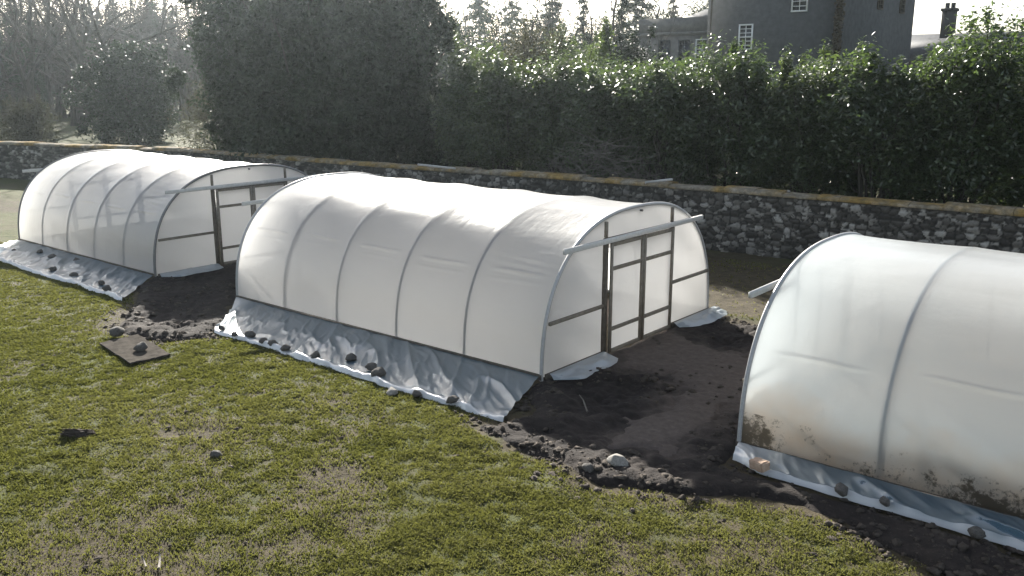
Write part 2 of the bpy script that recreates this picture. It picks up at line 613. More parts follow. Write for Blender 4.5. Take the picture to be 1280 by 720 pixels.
def bare_mask(u, v):
    b = .36 + .75 * fbm(u * .55 + 3, v * .55, 4, 31) + .45 * np.maximum(fbm(u * 1.7, v * 1.7, 3, 44), 0)
    b = b + .34 * sstep(-5.5, -1, u) * sstep(4, 7.5, v)                       # worn ground in front of the near tunnel
    b = b + .20 * sstep(-19, -13.5, u) * (1 - sstep(-13, -12, u)) * sstep(5.5, 7, v)
    for T in TUN.values():
        ins = (u > T['u0']) & (u < T['u1']) & (v > T['v0']) & (v < T['v0'] + 2 * T_A)
        b = np.where(ins, 1.0, b)
    b = b + (.33 + .3 * sstep(-13, -10, u)) * sstep(15, 16, v) * (1 - sstep(19.5, 21.5, v)) * sstep(-28, -22, u)
    b = np.where(v > wall_v(u) + .3, b * .25 + .45 * sstep(-32, -26, u) * (1 - sstep(34, 38, v)), b)
    for key, sk in (('mid', 1.5), ('far', 1.35), ('near', .5)):
        T = TUN[key]
        b = np.where((u > T['u0']) & (u < T['u1'] + .5) & (v > T['v0'] - sk) & (v < T['v0'] + .1), 1.0, b)
    for P in (SOIL_A, SOIL_B):
        b = b + .5 * sstep(-.5, .05, poly_sd(u, v, P))
    return np.clip(b, 0, 1)


def axis(segments):
    out = []
    for a, b, st in segments:
        n = max(1, int(round((b - a) / st)))
        out.append(np.linspace(a, b, n, endpoint=False))
    out.append([segments[-1][1]])
    return np.concatenate(out)


gu = axis([(-420, -200, 20), (-200, -60, 5), (-60, -30, .8), (-30, -19, .16), (-19, 3, .065), (3, 20, .5), (20, 140, 8)])
gv = axis([(-60, 0, 6), (0, 2, .3), (2, 11, .065), (11, 21.5, .12), (21.5, 50, .6), (50, 200, 6), (200, 440, 20)])
UU, VV = np.meshgrid(gu, gv)
ZZ = ground_z(UU, VV)
bare = bare_mask(UU, VV)
ZF = np.zeros_like(ZZ)
ZZ = ZZ - .05 * np.clip(bare - .55, 0, 1) * (VV < 20) + .03 * np.clip(.6 - bare, 0, 1) * fbm(UU * 4.5, VV * 4.5, 2, 77) * 2
for P in (SOIL_A, SOIL_B):
    sel = (UU > -20) & (UU < 5) & (VV > 5) & (VV < 17)
    q = np.zeros_like(ZZ)
    q[sel] = sstep(0.15, .5, poly_sd(UU[sel], VV[sel], P))
    ZZ -= .12 * q
mb = MB()
mb.grid(np.stack([UU, VV, ZZ], -1))
tag(mb.build('ground', M['turf'], None, True, {'bare': bare}), kind='structure')


# ------------------------------------------------------------------ soil, path, beds
def heightfield(name, poly, st, fz, material):
    p = np.array(poly)
    x0, y0 = p.min(0) - .5
    x1, y1 = p.max(0) + .5
    u, v = np.meshgrid(np.arange(x0, x1, st), np.arange(y0, y1, st))
    sd = poly_sd(u, v, poly)
    z = fz(u, v, sd)
    keep = (z > ground_z(u, v) - .16)
    m_ = MB()
    ny, nx = u.shape
    i = np.arange(ny * nx).reshape(ny, nx)
    F = np.stack([i[:-1, :-1], i[:-1, 1:], i[1:, 1:], i[1:, :-1]], -1).reshape(-1, 4)
    F = F[keep.reshape(-1)[F].all(1)]
    used = np.unique(F)
    re = np.zeros(ny * nx, int)
    re[used] = np.arange(len(used))
    tr = sstep(-.45, .35, poly_sd(u, v, PATH) + .8 * fbm(u * 3, v * 3, 4, 18)) + .35 * np.clip(fbm(u * 1.2, v * 1.2, 3, 28) * 2, 0, 1)
    m_.add(np.stack([u, v, z], -1).reshape(-1, 3)[used], re[F], np.clip(tr, 0, 1).reshape(-1)[used])
    return tag(m_.build(name, material, None, True), kind='structure')


def soil_h(u, v, sd):
    sdn = sd + .30 * fbm(u * 1.8, v * 1.8, 4, 55)
    d1, d2, _ = worley(u * 6, v * 6, 9)
    e1, e2, _ = worley(u * 2.7 + 3, v * 2.7, 19)
    rough = sstep(-.1, .75, sdn) * (1 - .85 * sstep(-.25, .15, poly_sd(u, v, PATH)))
    lump = .05 * (.6 - d1) + .11 * (.5 - e1) + .10 * fbm(u * 2, v * 2, 4, 66)
    edge = np.exp(-((sdn - .18) / .22) ** 2)
    base = -.13 + .15 * sstep(-.2, .2, sdn)
    pit = -.07 * sstep(.3, .9, sdn)
    return ground_z(u, v) + base + rough * lump + .025 * edge * (1 + 2 * fbm(u * 3, v * 3, 2, 5)) + pit


heightfield('soil', SOIL_A, .03, soil_h, M['soil'])
heightfield('soil', SOIL_B, .04, soil_h, M['soil'])
heightfield('path', PATH, .04, lambda u, v, sd: -.16 + .17 * sstep(-.3, .1, sd + .55 * fbm(u * 2.5, v * 2.5, 5, 8)) + .022 * fbm(u * 5, v * 5, 4, 4) + .012 * (.5 - worley(u * 9, v * 9, 3)[0]), M['path'])
for k, (key, col) in enumerate((('near', 'bed'), ('mid', 'path'), ('far', 'path'))):
    T = TUN[key]
    for (a, b) in ((.08 if key == 'near' else .25, 2.0), (3.3, 5.0)):
        pl = [(T['u0'] + .4, T['v0'] + a), (T['u1'] - .4, T['v0'] + a), (T['u1'] - .4, T['v0'] + b), (T['u0'] + .4, T['v0'] + b)]
        hgt = .62 if key == 'near' and a < 1 else .16
        heightfield('soil_bed', pl, .10, lambda u, v, sd, h=hgt: -.1 + h * sstep(-.1, .35, sd) + .1 * fbm(u * 2, v * 2, 3, 12 + k), M[col])

# ------------------------------------------------------------------ polytunnels
NPROF = 400


def profile(th):
    c, s = np.cos(th), np.sin(th)
    y = -np.sign(c) * np.abs(c) ** (2 / T_N) * T_A
    z = np.abs(s) ** (2 / T_N) * T_B
    return y, z


def prof_pts(off=0.0):
    th = np.linspace(0, np.pi, NPROF)
    y, z = profile(th)
    p = np.stack([y, z], 1)
    # even spacing along the arc
    d = np.concatenate([[0], np.cumsum(np.hypot(*np.diff(p, axis=0).T))])
    s = np.linspace(0, d[-1], NPROF)
    p = np.stack([np.interp(s, d, p[:, 0]), np.interp(s, d, p[:, 1])], 1)
    t = np.gradient(p, axis=0)
    n = np.stack([-t[:, 1], t[:, 0]], 1)
    n /= np.linalg.norm(n, axis=1)[:, None]
    n *= np.sign((n * (p - [0, .6])).sum(1))[:, None]
    return p + n * off, n


def hoop_z(y):
    return T_B * np.clip(1 - np.abs(y / T_A) ** T_N, 0, 1) ** (1 / T_N)


def gable(root, u, sgn, fm, seed):
    """one end wall, at u, facing sgn along the tunnel: film, timbers, track and two sliding door leaves"""
    D = 1.0                      # half width of the doorway
    p, _ = prof_pts(-.004)
    ug = u + sgn * .012
    # film left and right of the doorway and above it, with slack
    mb = MB()
    ys = np.concatenate([np.linspace(-T_A + .004, -D - .02, 26), np.linspace(-D + .0, D - .0, 25), np.linspace(D + .02, T_A - .004, 26)])
    zt = np.clip(hoop_z(ys) - .006, .06, None)
    for lo, hi, z0 in ((0, 26, .05), (25, 52, 1.86), (51, 77, .05)):
        yy = ys[lo:hi]
        tt = np.linspace(0, 1, 24)[:, None]
        Z = z0 + (np.maximum(zt[lo:hi], z0 + .01)[None] - z0) * tt
        Y = np.broadcast_to(yy[None], Z.shape)
        slack = .010 * fbm(Y * 1.3 + seed, Z * 2.6, 3, seed) + .006 * np.sin(Z * 9 + Y * 5)
        U = ug + sgn * slack
        mb.grid(np.stack([U, Y, Z], -1))
    mb.build('end_film', fm, root, True)
    uo = u + sgn * .045
    for y in (-D - .04, D + .04):
        MB().bar((uo, y, -.05), (uo, y, 1.90), .075, .075, (1, 0, 0)).build('door_post', M['timber_dark'], root)
        MB().bar((uo, y, 1.97), (uo, y, float(hoop_z(np.array(y))) - .03), .05, .05, (1, 0, 0)).build('stud', M['timber'], root)
    MB().bar((uo, -D - .075, 1.92), (uo, D + .075, 1.92), .06, .08).build('lintel', M['timber_dark'], root)
    for y0, y1 in ((-2.50, -D - .08), (D + .08, 2.50)):
        MB().bar((uo, y0, .86), (uo, y1, .86), .045, .055).build('cross_rail', M['timber'], root)
    for y0, y1 in ((-2.58, -D - .08), (D + .08, 2.58)):
        MB().bar((uo, y0, .05), (uo, y1, .05), .05, .09).build('base_rail', M['timber_dark'], root)
    # track the doors hang from
    ut = u + sgn * .135
    tr = MB().bar((ut, -2.28, 1.93), (ut, 1.98, 1.955), .05, .08)
    t_ = tr.build('door_track', M['rail'], root)
    for y in (-D - .04, D + .04):
        MB().bar((uo + sgn * .02, y, 1.94), (ut, y, 1.94), .04, .05).build('bracket', M['galv'], t_)
    hk = MB().tube([(u + sgn * .0, .0, T_B - .06), (u + sgn * .07, .0, T_B - .06)], .018, 8)
    hk.build('ridge_tube_end', M['galv'], root)
    # two leaves
    ud = u + sgn * .115
    for y0, y1 in ((-D + .0, -.012), (.012, D - .0)):
        lf = MB()
        w_ = .06
        lf.bar((ud, y0 + w_ / 2, .06), (ud, y0 + w_ / 2, 1.885), .035, w_, (0, 1, 0))
        lf.bar((ud, y1 - w_ / 2, .06), (ud, y1 - w_ / 2, 1.885), .035, w_, (0, 1, 0))
        for z in (.09, .46, 1.46, 1.855):
            lf.bar((ud + sgn * .002, y0 + w_, z), (ud + sgn * .002, y1 - w_, z), .032, .06)
        o = lf.build('sliding_door', M['timber'], root)
        q = MB()
        Y, Z = np.meshgrid(np.linspace(y0 + .01, y1 - .01, 14), np.linspace(.07, 1.88, 28))
        q.grid(np.stack([ud - sgn * .022 + .008 * fbm(Y * 2, Z * 2, 3, seed + 3), Y, Z], -1))
        q.build('door_film', fm, o, True)


def polytunnel(key, label, fm, crease, sag=.038):
    T = TUN[key]
    L = T['u1'] - T['u0']
    root = thing('polytunnel', label, 'polytunnel', (T['u0'], T['v0'] + T_A, 0))
    bay = L / T['bays']
    p, n = prof_pts(0)
    xs = np.linspace(0, L, T['bays'] * 22 + 1)
    ph = (xs / bay) % 1.0
    s = np.abs(np.sin(np.pi * xs / bay)) ** .75            # 0 on a hoop, 1 at mid bay
    k = np.arange(NPROF) / (NPROF - 1)
    zfac = .25 + .75 * sstep(.25, 1.9, p[:, 1])
    X, K = np.meshgrid(xs, k)
    bayid = np.floor(X / bay)
    off = -(sag * s[None] * zfac[:, None]) * (.75 + .5 * _hash(bayid, bayid, 3 + len(key)))
    off += .012 * fbm(X * 1.1, K * 16, 3, 91) * s[None]
    # soft creases where the folded sheet was opened out: a line along each bay at shoulder height
    front = K < .5
    zz = p[:, 1][:, None] + 0 * X
    for zc, amp in crease:
        wob = zc + .05 * fbm(bayid * 3.7, bayid * 1.3, 1, 8) + .02 * fbm(X * 1.5, X * 0, 2, 6)
        env = sstep(.12, .3, ph)[None] * (1 - sstep(.7, .88, ph))[None]
        off += amp * env * front * np.exp(-((zz - wob) / .020) ** 2)
    # tension wrinkles fanning from the end bays
    endw = np.exp(-((X - L + .7) / .5) ** 2) * front * np.exp(-((zz - 1.62) / .16) ** 2)
    off += .010 * endw * np.sin(zz * 62 + X * 3)
    off += .014
    P = np.stack([X, p[:, 0][:, None] + n[:, 0][:, None] * off, np.maximum(p[:, 1][:, None] + n[:, 1][:, None] * off, .045)], -1)
    MB().grid(P).build('cover', fm, root, True)
    for i in range(T['bays'] + 1):
        hp, _ = prof_pts(-.016 if 0 < i < T['bays'] else .012)
        r = .024 if 0 < i < T['bays'] else .030
        MB().tube([(i * bay, y, z) for y, z in hp], r, 8).build('hoop', M['galv'] if 0 < i < T['bays'] or key == 'far' else M['galv_light'], root, True)
    MB().tube([(0, 0, T_B - .075), (L, 0, T_B - .075)], .02, 8).build('ridge_tube', M['galv'], root, True)
    for sy in (-1, 1):
        MB().bar((-.02, sy * (T_A + .03), .055), (L + .02, sy * (T_A + .03), .055), .045, .085).build('base_rail', M['timber_dark'], root)
    gable(root, L, 1, fm, 5 + len(key))
    gable(root, 0, -1, fm, 9 + len(key))
    return root


t_far = polytunnel('far', 'white polytunnel at the far left, door end half hidden behind the middle one', M['film'], [(1.42, .024)])
t_mid = polytunnel('mid', 'white polytunnel in the middle with its pair of timber framed sliding doors showing', M['film'], [(1.50, .030), (1.37, .008)])
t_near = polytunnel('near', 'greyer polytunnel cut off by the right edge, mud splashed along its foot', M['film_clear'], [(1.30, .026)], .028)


t_near.scale = (1, 1, .955)


def skirt(root, key, wid, seed, x0=-.0, x1=None, tilt=.9, tilt1=.9, lift=0.0):
    """sheet lying loose on the ground along the front of a tunnel, in tunnel coordinates"""
    T = TUN[key]
    L = T['u1'] - T['u0']
    x1 = L if x1 is None else x1
    nx, ny = int((x1 - x0) / .028), int(wid / .026)
    a = np.linspace(0, 1, nx)[None]
    b = np.linspace(0, 1, ny)[:, None]
    top = x0 + .02 + a * (x1 - x0 - .04)
    tl = tilt + (tilt1 - tilt) * a
    X = top + b * tl * (1 + .25 * fbm(a * 9, b * 0, 2, seed)) * (wid / 1.5)
    W = wid * (1 + .09 * fbm(a * 7 + seed, a * 0, 3, seed)) * (1 - .35 * (1 - sstep(0, .06, a)))
    Y = -T_A - .055 - b * W - .03 * fbm(X * 3, b * 2, 2, seed + 1) * b
    # radiating folds, crumples, and a rolled, lifted hem
    fold = (1 - 2.2 * np.abs(fbm(X * 1.5 - b * 2.6 * wid / 1.5, b * .7 + X * .3, 2, seed + 2))) ** 3 * .065
    fine = np.clip(.5 - 2.6 * np.abs(fbm(X * 3.4 - b * 4 * wid / 1.5, Y * 1.6, 2, seed + 4)), 0, 1) * .050 + .025 * np.clip(.35 - np.abs(fbm(X * 5 - b * 9 * wid / 1.5, Y * 2.2, 3, seed + 6)), 0, 1) ** 2 * 4
    Z = .025 + lift + .04 * (1 - b) ** 2 + (.25 + .75 * np.sin(np.pi * np.clip(b, 0, 1)) ** .6) * (fold + fine)
    Z = Z + .045 * np.exp(-((b - .965) / .03) ** 2) * (.6 + fbm(X * 4, b * 0, 2, seed + 7) * 1.6)
    Z = np.where(b > .985, .0, Z)
    Z = np.maximum(Z, .012 * (1 - (b > .985)))
    gz = ground_z(X + T['u0'], Y + T['v0'] + T_A)
    hem = np.clip(sstep(.90, .95, b + .05 * fbm(X * 3, b * 3, 3, seed + 8)) + .9 * (1 - sstep(.03, .10, a + .04 * b)), 0, 1)  # denser rolled hem; its sunlit white and the left end's are painted in
    return MB().grid(np.stack([X + 0 * b, Y, Z + gz + .01], -1), hem + 0 * X).build('skirt', M['skirt'], root, True)


skirt(t_mid, 'mid', 1.62, 3, tilt=1.35, tilt1=.62)
skirt(t_far, 'far', 1.45, 13, tilt=.75, tilt1=1.4)
skirt(t_near, 'near', .50, 23, tilt=.25, tilt1=.25, lift=.03)


def end_flap(root, x, y0, y1, wid, seed):
    a = np.linspace(0, 1, 40)[None]
    b = np.linspace(0, 1, 16)[:, None]
    Y = y0 + a * (y1 - y0)
    X = x + .09 + b * wid * (1 + .35 * fbm(a * 4, a * 0, 3, seed)) * sstep(-.15, .25, a) * (1 - .3 * sstep(.85, 1.0, a))
    Z = .05 + .06 * (1 - b) + .16 * np.abs(fbm(X * 4, Y * 3, 3, seed)) * np.sin(np.pi * b) + 0 * a
    MB().grid(np.stack([X, Y + 0 * b, Z], -1)).build('end_flap', M['skirt'], root, True)


for t_, key in ((t_mid, 'mid'), (t_far, 'far')):
    L = TUN[key]['u1'] - TUN[key]['u0']
    end_flap(t_, L, -2.6, -1.1, .40, 31)
    end_flap(t_, L, 1.15, 2.75, .42, 37)

# ------------------------------------------------------------------ stones and litter


FACETS = [Vector(q).normalized() for q in ((1, .3, .5), (-.7, .8, .6), (-.4, -1, .5), (.6, -.7, .8), (.2, .4, 1), (-1, 0, .2), (.5, 1, -.1))]


def stone_mesh(seed, sub=3, flat=.62):
    import bmesh
    bm = bmesh.new()
    bmesh.ops.create_icosphere(bm, subdivisions=sub, radius=1)
    o = Vector((seed * 3.1, seed * 1.7, 0))
    for v in bm.verts:
        c = v.co.copy()
        k = 1 + .38 * mnoise.noise(c * .9 + o) + .16 * mnoise.noise(c * 2.3 + o) + .06 * mnoise.noise(c * 6 + o)
        d = mnoise.voronoi(c * 1.3 + o)[0]
        k *= .72 + .75 * (d[1] - d[0]) ** .5 * .5 + .12 * mnoise.noise(c * 3.7 + o)
        for ax in FACETS:                       # knock flats onto the boulder
            e = c.dot(ax) * k - .62
            if e > 0:
                c = c - ax * (e / k) * .85
        v.co = c * k
        v.co.z *= flat
    me = bpy.data.meshes.new('stone')
    bm.to_mesh(me)
    bm.free()
    me.polygons.foreach_set('use_smooth', np.ones(len(me.polygons), bool))
    return me


STM = [stone_mesh(i) for i in range(6)]
STP = []
for i in (1, 4):
    q = STM[i].copy()
    STP.append(q)
for q in STM: q.materials.append(M['stone'])
for q in STP: q.materials.append(M['stone_pale'])


def stone(me, u, v, z, r, label, group=None, rz=None):
    o = bpy.data.objects.new('stone', me)
    COL.objects.link(o)
    o.location = (u, v, z + (float(ground_z(np.array(u), np.array(v))) if z < .5 else 0))
    r *= .82
    o.scale = (r, r * random.uniform(.75, 1.0), r)
    o.rotation_euler = (random.uniform(-.2, .2), random.uniform(-.2, .2), random.uniform(0, 6.3) if rz is None else rz)
    return tag(o, label, 'stone', group)


def px(x, y, z=0.0):
    """a point of the plan measured off the photograph -> metres on the ground"""
    f = 1104.0
    cp, sp = math.cos(PITCH), math.sin(PITCH)
    dx, dy = (x - 640) / f, (360 - y) / f
    fx, fz = cp + dy * sp, -sp + dy * cp
    k = (z - CAM_H) / fz
    return (k * (dx * math.cos(YAW) - fx * math.sin(YAW)), k * (dx * math.sin(YAW) + fx * math.cos(YAW)))


for i, (x, y, r) in enumerate([(277, 412, .10), (293, 420, .10), (312, 420, .15), (329, 428, .12), (341, 431, .13), (357, 437, .13), (395, 446, .13), (439, 449, .16), (565, 502, .13)]):
    u, v = px(x, y, .05)
    stone(STM[i % 6], u, v, .10, r, 'dark stone weighing down the wide skirt of the middle polytunnel', 'stones on the middle skirt')
u, v = px(465, 462, .05); stone(STM[2], u, v, .12, .14, 'dark stone just behind the biggest stone on the middle skirt', 'stones on the middle skirt')
u, v = px(473, 470, .05); stone(STM[3], u, v, .12, .19, 'biggest dark stone on the hem of the middle skirt', 'stones on the middle skirt')
u, v = px(490, 493, 0); stone(STP[0], u, v, .05, .15, 'flat pale stone lying on the grass before the middle skirt')
u, v = px(521, 492, .05); stone(STM[4], u, v, .07, .11, 'small dark stone on the hem right of the flat pale stone', 'stones on the middle skirt')
for i, (x, y, r) in enumerate([(18, 315, .12), (50, 316, .13), (65, 323, .18), (96, 328, .17), (67, 338, .14), (93, 345, .14), (127, 355, .13), (134, 362, .14)]):
    u, v = px(x, y, .05)
    stone(STM[(i + 3) % 6], u, v, .10, r, 'dark stone on the skirt of the far left polytunnel', 'stones on the far skirt')
for (x, y, r, la) in [(1052, 612, .14, 'rounded dark stone on the narrow skirt of the near polytunnel, closest to the brick'),
                      (1106, 627, .10, 'small dark stone on the narrow skirt below the near polytunnel\'s first inner hoop'),
                      (1221, 666, .13, 'dark stone on the narrow skirt closest to the picture\'s right edge')]:
    u, v = px(x, y, .1)
    stone(STM[int(x) % 6], u, v, .12, r, la)
u, v = px(772, 578, .05); stone(STP[1], u, v, .07, .20, 'pale boulder on the edge of the dug soil before the middle doors')
u, v = px(735, 590, .0); stone(STM[5], u, v, .04, .14, 'brown stone left of the pale boulder at the soil edge')
u, v = px(146, 420, .05); stone(STM[0], u, v, .13, .20, 'mossy round stone on the back corner of the weathered board')
u, v = px(177, 439, .05); stone(STM[1], u, v, .11, .17, 'dark round stone on the front half of the weathered board')
u, v = px(97, 547, 0); o = stone(STM[2], u, v, .03, .20, 'long dark lump of turf lying in the lawn', rz=.9)
o.data = stone_mesh(41, 4, .8)
for q in o.data.vertices:
    q.co *= 1 + .5 * mnoise.noise(q.co * 3.5) + .25 * mnoise.noise(q.co * 9)
o.data.materials.append(M['clod'])
o.scale = (.27, .10, .11); o.location.z = .04; o['category'] = 'turf lump'; o.name = 'turf_lump'
u, v = px(270, 569, 0); o = stone(STM[3], u, v, .02, .12, 'small dark lump of earth in the lawn below the middle skirt', rz=.5)
o['category'] = 'earth lump'; o.name = 'earth_lump'

# brick holding the near corner
u, v = px(949, 584, .1)
import bmesh as _bm
b_ = _bm.new()
_bm.ops.create_cube(b_, size=1)
_bm.ops.bevel(b_, geom=b_.edges[:], offset=.09, segments=2, affect='EDGES')
_bm.ops.subdivide_edges(b_, edges=b_.edges[:], cuts=2, use_grid_fill=True)
for q in b_.verts:
    q.co.x *= .215; q.co.y *= .13; q.co.z *= .11
    q.co += Vector((mnoise.noise(q.co * 18), mnoise.noise(q.co * 18 + Vector((5, 5, 5))), mnoise.noise(q.co * 18 + Vector((9, 1, 3))))) * .010
me = bpy.data.meshes.new('brick'); b_.to_mesh(me); b_.free(); me.materials.append(M['brick'])
o = bpy.data.objects.new('brick', me); COL.objects.link(o)
o.location = (u, v, .13); o.rotation_euler = (.12, -.1, -.35)
tag(o, 'worn pale brick holding down the near polytunnel\'s corner', 'brick')

# weathered board
c = [px(x, y, .03) for x, y in ((124, 431), (172, 420), (202, 441), (163, 457))]
a = np.array(c)
e0, e1 = a[3] - a[0], a[1] - a[0]
T0, S0 = np.meshgrid(np.linspace(0, 1, 46), np.linspace(0, 1, 40))
edge = .03 * fbm(T0 * 9, S0 * 9, 3, 5)
bx = a[0][0] + e0[0] * (T0 + edge) + e1[0] * (S0 - edge)
by = a[0][1] + e0[1] * (T0 + edge) + e1[1] * (S0 - edge)
gz = ground_z(bx, by)
groove = np.minimum(np.abs(((T0 * 6) % 1) - .5), .06) / .06           # shallow joints between its boards
bz = float(gz.mean()) + .055 + .03 * fbm(T0 * 2, S0 * 2, 2, 14) - .008 * (1 - groove)
mb = MB()
mb.grid(np.stack([bx, by, bz], -1))
mb.grid(np.stack([bx, by, bz - .025], -1)[::-1])
for sl in ((0, slice(None)), (-1, slice(None)), (slice(None), 0), (slice(None), -1)):
    mb.grid(np.stack([np.stack([bx[sl], by[sl], bz[sl]], -1), np.stack([bx[sl], by[sl], bz[sl] - .025], -1)]))
tag(mb.build('weathered_board', simple('board_wood', (.032, .028, .024), (.080, .071, .061), 9, 1.0, .7, .012, .02), None), 'grey weathered board panel lying on the turf under two stones', 'board')

# clods scattered over the soil edges
cl = MB()
CV = []
for k in range(7):
    ico = stone_mesh(11 + k * 3, 2, .6)
    IV = np.array([v.co[:] for v in ico.vertices])
    IF = np.array([p.vertices[:] for p in ico.polygons])
    bpy.data.meshes.remove(ico)
    IV = IV * (1 + .55 * (worley(IV[:, 0] * 1.6 + k * 5, IV[:, 1] * 1.6 + IV[:, 2] * 1.3, k)[0] - .45)[:, None])
    CV.append(IV + rng.normal(0, .12, IV.shape))
for P, n_ in ((SOIL_A, 5200), (SOIL_B, 2600)):
    p = np.array(P)
    uu = rng.uniform(p[:, 0].min() - .6, p[:, 0].max() + .6, n_ * 12)
    vv = rng.uniform(p[:, 1].min() - .6, p[:, 1].max() + .6, n_ * 12)
    sd = poly_sd(uu, vv, P) + .3 * fbm(uu * 1.8, vv * 1.8, 4, 55)
    wgt = np.exp(-((sd - .05) / .36) ** 2) * np.clip(.5 + 2.2 * fbm(uu * 2.2, vv * 2.2, 3, 77), .06, 1) + .30 * (sd > .2) * np.clip(.4 + 2 * fbm(uu, vv, 2, 99), 0, 1)
    ins = np.zeros(len(uu), bool)
    for T in TUN.values():
        ins |= (uu > T['u0'] - .1) & (uu < T['u1'] + .1) & (vv > T['v0'] - .45) & (vv < T['v0'] + 2 * T_A)
    ins |= (poly_sd(uu, vv, PATH) > -.15) & (rng.random(len(uu)) < .75)
    ok = (rng.random(len(uu)) < wgt) & ~ins
    uu, vv, sd = uu[ok][:n_], vv[ok][:n_], sd[ok][:n_]
    zz = np.maximum(soil_h(uu, vv, poly_sd(uu, vv, P)), ground_z(uu, vv))
    rr = .007 + .062 * rng.random(len(uu)) ** 5.5
    for k in range(len(uu)):
        an = rng.uniform(0, 6.28)
        ca, sa = math.cos(an), math.sin(an)
        Q = CV[k % 7] * rr[k] * rng.uniform(.6, 1.5, 3) * (1, 1, .8)
        Q = np.stack([Q[:, 0] * ca - Q[:, 1] * sa, Q[:, 0] * sa + Q[:, 1] * ca, Q[:, 2]], 1)
        cl.add(Q + (uu[k], vv[k], zz[k] + rr[k] * .05), IF)
uu, vv = rng.uniform(-20, 0, 9000), rng.uniform(2.5, 8.4, 9000)
bb = bare_mask(uu, vv)
ok = (rng.random(9000) < .22 * np.clip(bb - .35, 0, 1)) & (poly_sd(uu, vv, SOIL_A) < 0) & (poly_sd(uu, vv, SOIL_B) < 0)
for k, (x_, y_) in enumerate(zip(uu[ok], vv[ok])):
    r_ = .010 + .034 * rng.random() ** 3
    cl.add(CV[k % 7] * r_ * rng.uniform(.6, 1.5, 3) * (1, 1, .7) + (x_, y_, float(ground_z(np.array(x_), np.array(y_))) + r_ * .3), IF)
tag(cl.build('soil_clods', M['clod'], None, False), 'crumbly dark clods over the dug soil and the worn lawn', 'soil clods', kind='stuff')


def stick(pts, r, label, name='stick', m='deadwood', cat='stick'):
    return tag(MB().tube(pts, r, 6).build(name, M[m], None, True), label, cat)


for (a, b, la) in (((734, 519), (724, 502), 'pale twig standing up in the black soil by the middle tunnel'),):
    p, q = px(*a), px(*b)
    stick([(*p, .05), ((p[0] + q[0]) / 2, (p[1] + q[1]) / 2, .12), (*q, .10)], [.012, .010, .006], la)
p, q = px(183, 712), px(178, 700)
stick([(*p, .03), (*q, .04)], .008, 'short pale twig on the grass in the bottom left corner')
p, q = px(199, 715), px(200, 697)
stick([(*p, .04), ((p[0] + q[0]) / 2 + .02, (p[1] + q[1]) / 2, .07), (*q, .06)], [.012, .011, .007], 'bent pale twig on the grass in the bottom left corner')

# ------------------------------------------------------------------ grass blades


def blades(n, u0, u1, v0, v1, hscale):
    uu = rng.uniform(u0, u1, n)
    vv = rng.uniform(v0, v1, n)
    d = np.hypot(uu, vv)
    keep = rng.random(n) < np.clip((7.5 / d) ** 1.3, .12, 1)
    uu, vv, d = uu[keep], vv[keep], d[keep]
    b = bare_mask(uu, vv)
    fine = fbm(uu * 7, vv * 7, 3, 61)
    pr = np.clip(1.15 - 1.5 * np.clip(b - .18, 0, 1), .05, 1) * np.clip(.75 + 1.3 * fine, .1, 1)
    bad = np.zeros(len(uu), bool)
    for key, T in TUN.items():
        sk = {'mid': 1.5, 'far': 1.4, 'near': .5}[key]
        bad |= (uu > T['u0'] - .05) & (uu < T['u1'] + .8) & (vv > T['v0'] - sk) & (vv < T['v0'] + 2 * T_A + .05)
    for P in (SOIL_A, SOIL_B):
        bad |= poly_sd(uu, vv, P) + .3 * fbm(uu * 1.8, vv * 1.8, 4, 55) > -.06
    bad |= np.abs(vv - wall_v(uu)) < .4
    ok = (rng.random(len(uu)) < pr) & ~bad
    uu, vv, d, b, fine = uu[ok], vv[ok], d[ok], b[ok], fine[ok]
    m_ = len(uu)
    h = hscale * .8 * (.018 + .030 * rng.random(m_)) * (1 + .8 * np.clip(fine, -.4, .6)) * (1.15 - .5 * b)
    wd = (.0040 + .004 * rng.random(m_)) * np.clip(d / 8, 1, 3)
    an = rng.uniform(0, 2 * np.pi, m_)
    ln = rng.uniform(.2, 1.5, m_) * h
    la = rng.uniform(0, 2 * np.pi, m_)
    z = ground_z(uu, vv) - .004
    base = np.stack([uu, vv, z], 1)
    sx = np.stack([np.cos(an) * wd, np.sin(an) * wd, 0 * wd], 1)
    mid = np.stack([uu + np.cos(la) * ln * .35, vv + np.sin(la) * ln * .35, z + h * .7], 1)
    tip = np.stack([uu + np.cos(la) * ln, vv + np.sin(la) * ln, z + h], 1)
    V = np.stack([base - sx, base + sx, mid + sx * .7, tip, mid - sx * .7], 1)
    big = fbm(uu * .6, vv * .6, 3, 71)
    ti = np.clip(.42 + .6 * big + .45 * (b - .35) + rng.normal(0, .17, m_), 0, 1)
    i = (np.arange(m_) * 5)[:, None]
    F = i + np.array([[0, 1, 2, 3, 4]])
    return MB().add(V.reshape(-1, 3), F, np.repeat(ti, 5))


g = blades(3000000, -36, 1.5, 2.2, 9.6, 1.0)
tag(g.build('grass', M['grass'], None), 'short tufty lawn grass in front of the polytunnels', 'grass', kind='stuff')
g = blades(500000, -36, -2, 15.3, 20.3, 1.4)
tag(g.build('rough_grass', M['grass'], None), 'thin dry grass between the tunnels and the stone wall', 'grass', kind='stuff')

# ------------------------------------------------------------------ garden wall
WALL_TOP = 1.55
seg = np.hypot(*np.diff(WALL, axis=0).T)
cum = np.concatenate([[0], np.cumsum(seg)])


def wall_at(s):
    x = np.interp(s, cum, WALL[:, 0])
    y = np.interp(s, cum, WALL[:, 1])
    e = .4
    tx = np.interp(s + e, cum, WALL[:, 0]) - np.interp(s - e, cum, WALL[:, 0])
    ty = np.interp(s + e, cum, WALL[:, 1]) - np.interp(s - e, cum, WALL[:, 1])
    l = np.hypot(tx, ty)
    return x, y, ty / l, -tx / l          # point and outward (towards the tunnels) normal


